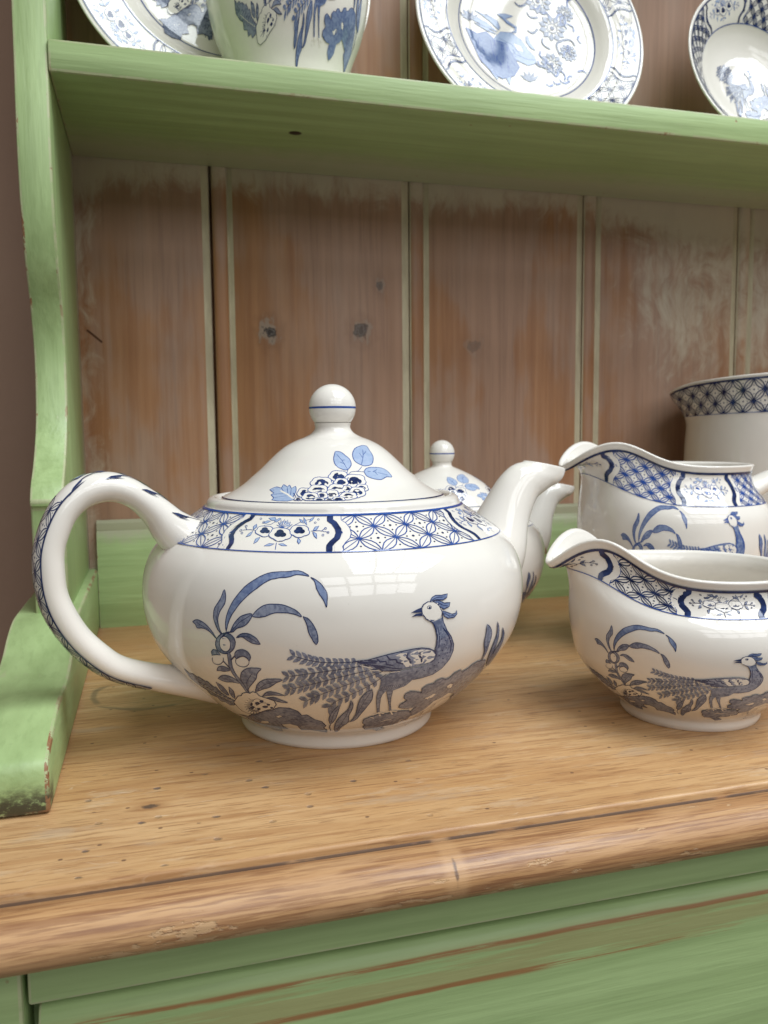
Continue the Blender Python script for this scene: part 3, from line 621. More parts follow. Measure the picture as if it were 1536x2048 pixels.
MOTIF_PLANT = """
Fw:-717,560 -666,568 -635,569 -584,600 -545,610 -487,646 -437,663 -394,687 -348,689 -318,670 -308,641 -283,646 -257,611 -226,595 -210,558 -224,537 -210,513 -216,476 -260,498 -304,508 -355,501 -358,549 -396,563 -451,548 -450,521 -440,498 -503,487 -523,443 -604,438 -669,457 -675,512 -681,544
Sk38:-717,560 -666,568 -635,569 -584,600 -545,610 -487,646 -437,663 -394,687 -348,689 -318,670 -308,641 -283,646 -257,611 -226,595 -210,558 -224,537 -210,513 -216,476 -260,498 -304,508 -355,501 -358,549 -396,563 -451,548 -450,521 -440,498 -503,487 -523,443 -604,438 -669,457 -675,512 -681,544 -717,560
Fc:-443,616 -413,630 -404,622 -429,607
Sk20:-443,616 -413,630 -404,622 -429,607 -443,616
Sk30:-372,606 -337,606
Fc:-519,552 -538,539 -570,525 -595,521 -593,531 -569,547 -540,558 -521,560
Fb:-507,1006 -508,1016 -508,1026 -508,1036 -506,1047 -503,1058 -499,1069 -493,1082 -486,1096 -478,1109 -468,1123 -457,1137 -446,1150 -434,1160 -422,1169 -410,1177 -398,1185 -386,1191 -374,1196 -363,1199 -351,1201 -340,1202 -328,1203 -316,1203 -305,1204 -296,1205 -287,1207 -278,1207 -271,1207 -264,1205 -257,1203 -248,1198 -239,1193 -236,1189 -239,1189 -246,1191 -253,1192 -260,1193 -268,1194 -276,1194 -285,1192 -294,1188 -303,1186 -313,1184 -323,1184 -333,1183 -344,1180 -356,1178 -367,1173 -379,1166 -390,1158 -402,1148 -413,1140 -424,1131 -435,1121 -445,1111 -456,1099 -465,1088 -473,1077 -481,1067 -487,1057 -492,1048 -496,1039 -500,1030 -502,1022 -505,1014
Sk30:-507,1006 -508,1016 -508,1026 -508,1036 -506,1047 -503,1058 -499,1069 -493,1082 -486,1096 -478,1109 -468,1123 -457,1137 -446,1150 -434,1160 -422,1169 -410,1177 -398,1185 -386,1191 -374,1196 -363,1199 -351,1201 -340,1202 -328,1203 -316,1203 -305,1204 -296,1205 -287,1207 -278,1207 -271,1207 -264,1205 -257,1203 -248,1198 -239,1193 -236,1189 -239,1189 -246,1191 -253,1192 -260,1193 -268,1194 -276,1194 -285,1192 -294,1188 -303,1186 -313,1184 -323,1184 -333,1183 -344,1180 -356,1178 -367,1173 -379,1166 -390,1158 -402,1148 -413,1140 -424,1131 -435,1121 -445,1111 -456,1099 -465,1088 -473,1077 -481,1067 -487,1057 -492,1048 -496,1039 -500,1030 -502,1022 -505,1014 -507,1006
Fb:-231,1186 -224,1183 -218,1180 -212,1176 -205,1171 -198,1165 -192,1158 -187,1151 -182,1144 -179,1136 -178,1128 -178,1119 -179,1111 -179,1104 -180,1097 -181,1094 -182,1096 -184,1102 -186,1108 -190,1116 -196,1125 -202,1133 -205,1139 -209,1146 -212,1152 -213,1159 -215,1165 -217,1171 -221,1177 -226,1181
Sk30:-231,1186 -224,1183 -218,1180 -212,1176 -205,1171 -198,1165 -192,1158 -187,1151 -182,1144 -179,1136 -178,1128 -178,1119 -179,1111 -179,1104 -180,1097 -181,1094 -182,1096 -184,1102 -186,1108 -190,1116 -196,1125 -202,1133 -205,1139 -209,1146 -212,1152 -213,1159 -215,1165 -217,1171 -221,1177 -226,1181 -231,1186
Fw:-494,1005 -489,1013 -485,1021 -481,1028 -475,1037 -468,1045 -461,1052 -454,1058 -447,1062 -439,1065 -430,1068 -420,1070 -414,1069 -414,1064 -417,1056 -422,1049 -427,1042 -433,1036 -440,1031 -448,1027 -458,1024 -466,1021 -472,1017 -477,1012 -482,1008 -486,1007 -490,1006
Sk30:-494,1005 -489,1013 -485,1021 -481,1028 -475,1037 -468,1045 -461,1052 -454,1058 -447,1062 -439,1065 -430,1068 -420,1070 -414,1069 -414,1064 -417,1056 -422,1049 -427,1042 -433,1036 -440,1031 -448,1027 -458,1024 -466,1021 -472,1017 -477,1012 -482,1008 -486,1007 -490,1006 -494,1005
Sk20:-490,1007 -458,1040 -418,1065
Fw:-415,1062 -409,1069 -403,1076 -397,1082 -391,1087 -384,1092 -377,1096 -369,1099 -360,1101 -350,1102 -339,1102 -328,1102 -317,1101 -308,1099 -299,1096 -291,1093 -284,1090 -277,1087 -271,1083 -264,1077 -258,1070 -256,1066 -260,1066 -269,1070 -278,1073 -288,1075 -299,1077 -310,1077 -321,1077 -332,1077 -343,1075 -352,1072 -361,1068 -370,1064 -379,1062 -388,1060 -397,1060 -403,1060 -409,1061
Sk30:-415,1062 -409,1069 -403,1076 -397,1082 -391,1087 -384,1092 -377,1096 -369,1099 -360,1101 -350,1102 -339,1102 -328,1102 -317,1101 -308,1099 -299,1096 -291,1093 -284,1090 -277,1087 -271,1083 -264,1077 -258,1070 -256,1066 -260,1066 -269,1070 -278,1073 -288,1075 -299,1077 -310,1077 -321,1077 -332,1077 -343,1075 -352,1072 -361,1068 -370,1064 -379,1062 -388,1060 -397,1060 -403,1060 -409,1061 -415,1062
Fw:-252,1067 -246,1064 -239,1062 -234,1058 -228,1051 -223,1044 -218,1035 -214,1027 -211,1018 -209,1009 -208,1002 -208,996 -208,989 -210,985 -212,981 -214,979 -217,982 -222,989 -225,996 -229,1003 -233,1011 -236,1019 -238,1028 -239,1036 -242,1045 -245,1053 -249,1060
Sk30:-252,1067 -246,1064 -239,1062 -234,1058 -228,1051 -223,1044 -218,1035 -214,1027 -211,1018 -209,1009 -208,1002 -208,996 -208,989 -210,985 -212,981 -214,979 -217,982 -222,989 -225,996 -229,1003 -233,1011 -236,1019 -238,1028 -239,1036 -242,1045 -245,1053 -249,1060 -252,1067
Fw:-526,994 -532,1002 -539,1010 -544,1019 -548,1029 -552,1040 -554,1051 -553,1060 -552,1069 -549,1078 -542,1088 -535,1098 -528,1109 -524,1120 -521,1132 -518,1137 -515,1134 -512,1127 -510,1120 -509,1112 -509,1103 -511,1094 -517,1085 -524,1076 -530,1066 -533,1058 -536,1049 -537,1040 -536,1031 -534,1022 -532,1013 -529,1006 -525,1000 -524,996 -524,995 -525,994
Sk30:-526,994 -532,1002 -539,1010 -544,1019 -548,1029 -552,1040 -554,1051 -553,1060 -552,1069 -549,1078 -542,1088 -535,1098 -528,1109 -524,1120 -521,1132 -518,1137 -515,1134 -512,1127 -510,1120 -509,1112 -509,1103 -511,1094 -517,1085 -524,1076 -530,1066 -533,1058 -536,1049 -537,1040 -536,1031 -534,1022 -532,1013 -529,1006 -525,1000 -524,996 -524,995 -525,994 -526,994
Sk20:-527,1000 -542,1046 -534,1082
Fw:-645,1024 -639,1027 -634,1030 -628,1032 -619,1033 -609,1031 -599,1028 -588,1023 -578,1016 -570,1009 -564,1003 -559,997 -555,990 -552,986 -549,981 -549,979 -553,983 -562,992 -571,999 -579,1003 -587,1006 -596,1008 -607,1008 -618,1006 -626,1006 -629,1009 -630,1012 -632,1016 -636,1019 -640,1021
Sk30:-645,1024 -639,1027 -634,1030 -628,1032 -619,1033 -609,1031 -599,1028 -588,1023 -578,1016 -570,1009 -564,1003 -559,997 -555,990 -552,986 -549,981 -549,979 -553,983 -562,992 -571,999 -579,1003 -587,1006 -596,1008 -607,1008 -618,1006 -626,1006 -629,1009 -630,1012 -632,1016 -636,1019 -640,1021 -645,1024
Sk20:-551,981 -579,1008 -627,1023
Fw:-472,990 -467,995 -462,999 -456,1003 -448,1006 -439,1007 -431,1007 -422,1005 -414,1001 -407,997 -401,992 -397,986 -394,981 -393,978 -391,976 -391,975 -397,974 -409,975 -419,977 -425,980 -431,983 -436,986 -441,989 -445,992 -450,994 -457,994 -464,992
Sk30:-472,990 -467,995 -462,999 -456,1003 -448,1006 -439,1007 -431,1007 -422,1005 -414,1001 -407,997 -401,992 -397,986 -394,981 -393,978 -391,976 -391,975 -397,974 -409,975 -419,977 -425,980 -431,983 -436,986 -441,989 -445,992 -450,994 -457,994 -464,992 -472,990
Sk20:-468,994 -431,997 -394,977
Fw:-479,965 -485,954 -494,944 -505,936 -518,931 -530,930 -541,932 -550,938 -555,946 -556,957 -553,968 -547,980 -538,989 -527,997 -516,1001 -504,1002 -493,1000 -485,994 -479,986 -477,976
Sk33:-479,965 -485,954 -494,944 -505,936 -518,931 -530,930 -541,932 -550,938 -555,946 -556,957 -553,968 -547,980 -538,989 -527,997 -516,1001 -504,1002 -493,1000 -485,994 -479,986 -477,976 -479,965
Fc:-496,971 -497,962 -500,953 -506,945 -512,940 -520,938 -527,939 -533,943 -538,950 -539,959 -538,968 -535,977 -530,984 -523,989 -516,991 -509,990 -503,986 -498,979
Sk30:-496,971 -497,962 -500,953 -506,945 -512,940 -520,938 -527,939 -533,943 -538,950 -539,959 -538,968 -535,977 -530,984 -523,989 -516,991 -509,990 -503,986 -498,979 -496,971
Sk60:-525,987 -509,1002 -493,1007
Fw:-581,930 -570,940 -555,939 -544,923 -561,923 -581,917
Sk28:-581,930 -570,940 -555,939 -544,923 -561,923 -581,917 -581,930
Sk25:-535,915 -536,910 -538,904 -541,899 -547,894 -553,889 -560,886 -567,884 -574,884 -580,885 -584,888 -586,892 -586,897 -585,903 -581,909
Fw:-487,934 -484,938 -481,942 -477,946 -470,949 -463,951 -455,952 -449,951 -443,949 -438,946 -434,941 -431,935 -430,928 -432,923 -435,917 -438,915 -440,917 -442,923 -445,927 -450,928 -457,928 -463,927 -471,924 -479,919 -485,917 -487,921 -487,928
Sk30:-487,934 -484,938 -481,942 -477,946 -470,949 -463,951 -455,952 -449,951 -443,949 -438,946 -434,941 -431,935 -430,928 -432,923 -435,917 -438,915 -440,917 -442,923 -445,927 -450,928 -457,928 -463,927 -471,924 -479,919 -485,917 -487,921 -487,928 -487,934
Sk25:-440,905 -444,899 -451,893 -459,889 -468,888 -477,889 -484,892 -488,897 -490,904 -488,911 -484,917 -477,923 -469,926 -460,928 -452,927 -445,923 -440,918 -438,912 -440,905
Sk150:-508,935 -511,909 -515,880 -512,854 -502,823 -495,792 -492,763
Sw100:-508,935 -511,909 -515,880 -512,854 -502,823 -495,792 -492,763
Sk50:-507,909 -487,927
Sk50:-519,875 -538,901
Fw:-584,856 -579,863 -574,869 -569,874 -561,878 -553,880 -545,880 -534,878 -525,873 -521,869 -527,865 -538,862 -549,859 -557,858 -565,859 -572,859 -576,858 -580,857
Sk30:-584,856 -579,863 -574,869 -569,874 -561,878 -553,880 -545,880 -534,878 -525,873 -521,869 -527,865 -538,862 -549,859 -557,858 -565,859 -572,859 -576,858 -580,857 -584,856
Fw:-601,817 -589,825 -578,833 -568,838 -556,841 -545,841 -536,839 -528,836 -521,831 -515,825 -511,821 -507,816 -506,812 -514,810 -527,811 -540,811 -552,809 -564,807 -575,807 -585,809 -593,813
Sk30:-601,817 -589,825 -578,833 -568,838 -556,841 -545,841 -536,839 -528,836 -521,831 -515,825 -511,821 -507,816 -506,812 -514,810 -527,811 -540,811 -552,809 -564,807 -575,807 -585,809 -593,813 -601,817
Fw:-491,768 -491,781 -490,793 -490,804 -492,814 -493,824 -493,834 -490,844 -485,854 -480,863 -472,871 -463,878 -454,883 -445,886 -435,888 -426,888 -416,889 -406,889 -401,887 -404,883 -411,877 -417,870 -422,862 -426,852 -431,842 -439,833 -448,823 -457,814 -465,806 -472,798 -479,790 -484,783 -487,776
Sk30:-491,768 -491,781 -490,793 -490,804 -492,814 -493,824 -493,834 -490,844 -485,854 -480,863 -472,871 -463,878 -454,883 -445,886 -435,888 -426,888 -416,889 -406,889 -401,887 -404,883 -411,877 -417,870 -422,862 -426,852 -431,842 -439,833 -448,823 -457,814 -465,806 -472,798 -479,790 -484,783 -487,776 -491,768
Sk20:-490,771 -474,822 -440,864
Fw:-458,774 -451,787 -444,800 -437,812 -428,822 -419,830 -409,837 -399,842 -388,846 -376,847 -360,849 -342,849 -335,846 -340,842 -351,836 -362,830 -371,822 -381,814 -391,807 -402,801 -413,797 -424,792 -435,786 -446,780
Sk30:-458,774 -451,787 -444,800 -437,812 -428,822 -419,830 -409,837 -399,842 -388,846 -376,847 -360,849 -342,849 -335,846 -340,842 -351,836 -362,830 -371,822 -381,814 -391,807 -402,801 -413,797 -424,792 -435,786 -446,780 -458,774
Sk20:-450,783 -402,821 -344,843
Fw:-438,753 -427,764 -417,774 -407,781 -396,784 -385,783 -375,781 -363,777 -351,771 -347,767 -355,766 -371,766 -388,766 -403,763 -421,758
Sk30:-438,753 -427,764 -417,774 -407,781 -396,784 -385,783 -375,781 -363,777 -351,771 -347,767 -355,766 -371,766 -388,766 -403,763 -421,758 -438,753
Fw:-424,745 -413,749 -402,752 -392,754 -381,750 -372,744 -363,738 -355,733 -347,728 -344,725 -351,724 -366,724 -380,727 -389,730 -397,735 -405,739 -411,742 -418,743
Sk30:-424,745 -413,749 -402,752 -392,754 -381,750 -372,744 -363,738 -355,733 -347,728 -344,725 -351,724 -366,724 -380,727 -389,730 -397,735 -405,739 -411,742 -418,743 -424,745
Fw:-627,793 -618,787 -608,781 -603,772 -602,755 -606,734 -613,721 -622,721 -632,729 -638,740 -636,756 -631,775
Sk30:-627,793 -618,787 -608,781 -603,772 -602,755 -606,734 -613,721 -622,721 -632,729 -638,740 -636,756 -631,775 -627,793
Fw:-571,781 -567,774 -564,767 -563,757 -571,740 -583,719 -594,706 -598,710 -598,723 -595,738 -588,752 -579,767
Sk30:-571,781 -567,774 -564,767 -563,757 -571,740 -583,719 -594,706 -598,710 -598,723 -595,738 -588,752 -579,767 -571,781
Fw:-796,819 -773,799 -748,806 -732,792 -720,798 -691,781 -679,787 -664,757 -650,763 -648,728 -627,704 -608,693 -637,654 -685,639 -691,659 -732,650 -725,679 -766,683 -753,716 -784,729 -813,761
Sk28:-796,819 -773,799 -748,806 -732,792 -720,798 -691,781 -679,787 -664,757 -650,763 -648,728 -627,704 -608,693 -637,654 -685,639 -691,659 -732,650 -725,679 -766,683 -753,716 -784,729 -813,761 -796,819
Sc35:-771,751 -696,711 -627,684
Sk18:-771,751 -727,770
Sk18:-771,751 -773,726
Sk18:-749,744 -708,762
Sk18:-749,744 -752,719
Sk18:-729,737 -691,755
Sk18:-729,737 -732,711
Sk18:-711,728 -674,746
Sk18:-711,728 -714,702
Sk18:-693,720 -658,737
Sk18:-693,720 -697,693
Sk18:-677,710 -643,727
Sk18:-677,710 -681,683
Sk18:-662,700 -628,717
Sk18:-662,700 -665,672
Sk18:-647,690 -614,706
Sk18:-647,690 -650,661
Fc:-619,679 -578,714 -556,733 -538,739 -522,756 -499,765 -487,762 -469,774 -454,769 -451,754 -438,749 -417,741 -397,731 -397,708 -420,680 -470,657 -538,620 -600,604 -628,615 -629,641
Sk30:-619,679 -578,714 -556,733 -538,739 -522,756 -499,765 -487,762 -469,774 -454,769 -451,754 -438,749 -417,741 -397,731 -397,708 -420,680 -470,657 -538,620 -600,604 -628,615 -629,641 -619,679
Sk22:-494,714 -496,727
Sk22:-499,711 -507,730
Sk22:-504,707 -512,716
Sk22:-509,703 -526,715
Sk22:-514,698 -528,703
Sk22:-519,694 -546,697
Sk22:-523,688 -543,687
Sk22:-527,683 -563,677
Sk22:-530,678 -555,671
Sk22:-533,673 -578,657
Sk22:-535,668 -563,656
Sk22:-536,664 -586,638
Sk22:-537,660 -566,643
Sk22:-536,657 -587,623
Sk22:-535,654 -563,634
Sk22:-533,652 -579,614
Sk22:-530,650 -554,629
Sk22:-527,650 -564,611
Sk22:-522,650 -539,629
Sk22:-518,651 -542,615
Sk22:-512,652 -522,633
Sk22:-507,655 -517,624
Fk:-440,687 -448,680 -461,675 -471,676 -472,682 -464,689 -451,694 -442,693
Fk:-470,705 -478,696 -489,691 -497,693 -496,700 -488,709 -477,714 -470,712
Fk:-444,723 -450,716 -459,712 -465,714 -466,719 -460,726 -451,730 -444,728
Fk:-515,670 -524,661 -535,655 -542,656 -540,664 -530,673 -520,678 -513,677
Fk:-488,664 -495,657 -504,652 -510,653 -509,660 -502,668 -492,672 -487,671
Fk:-424,704 -429,699 -436,696 -442,697 -442,701 -438,706 -430,709 -425,708
Fk:-510,692 -518,682 -526,677 -528,680 -525,689 -517,698 -510,703 -507,700
Fk:-420,685 -424,681 -430,678 -434,679 -434,683 -430,688 -425,690 -420,689
Sk22:-497,715 -494,719 -490,723 -485,727 -480,730 -474,733 -469,734 -464,734 -461,734 -458,732 -456,729 -456,726 -457,722
Sk22:-496,684 -491,691 -484,697 -477,703 -468,707 -460,711 -452,713 -444,713 -438,712 -433,710 -431,706 -430,701 -432,696
Sk22:-562,644 -557,650 -551,656 -544,661 -537,665 -531,668 -525,670 -520,671 -516,670 -514,668 -513,664 -514,660 -517,655
"""
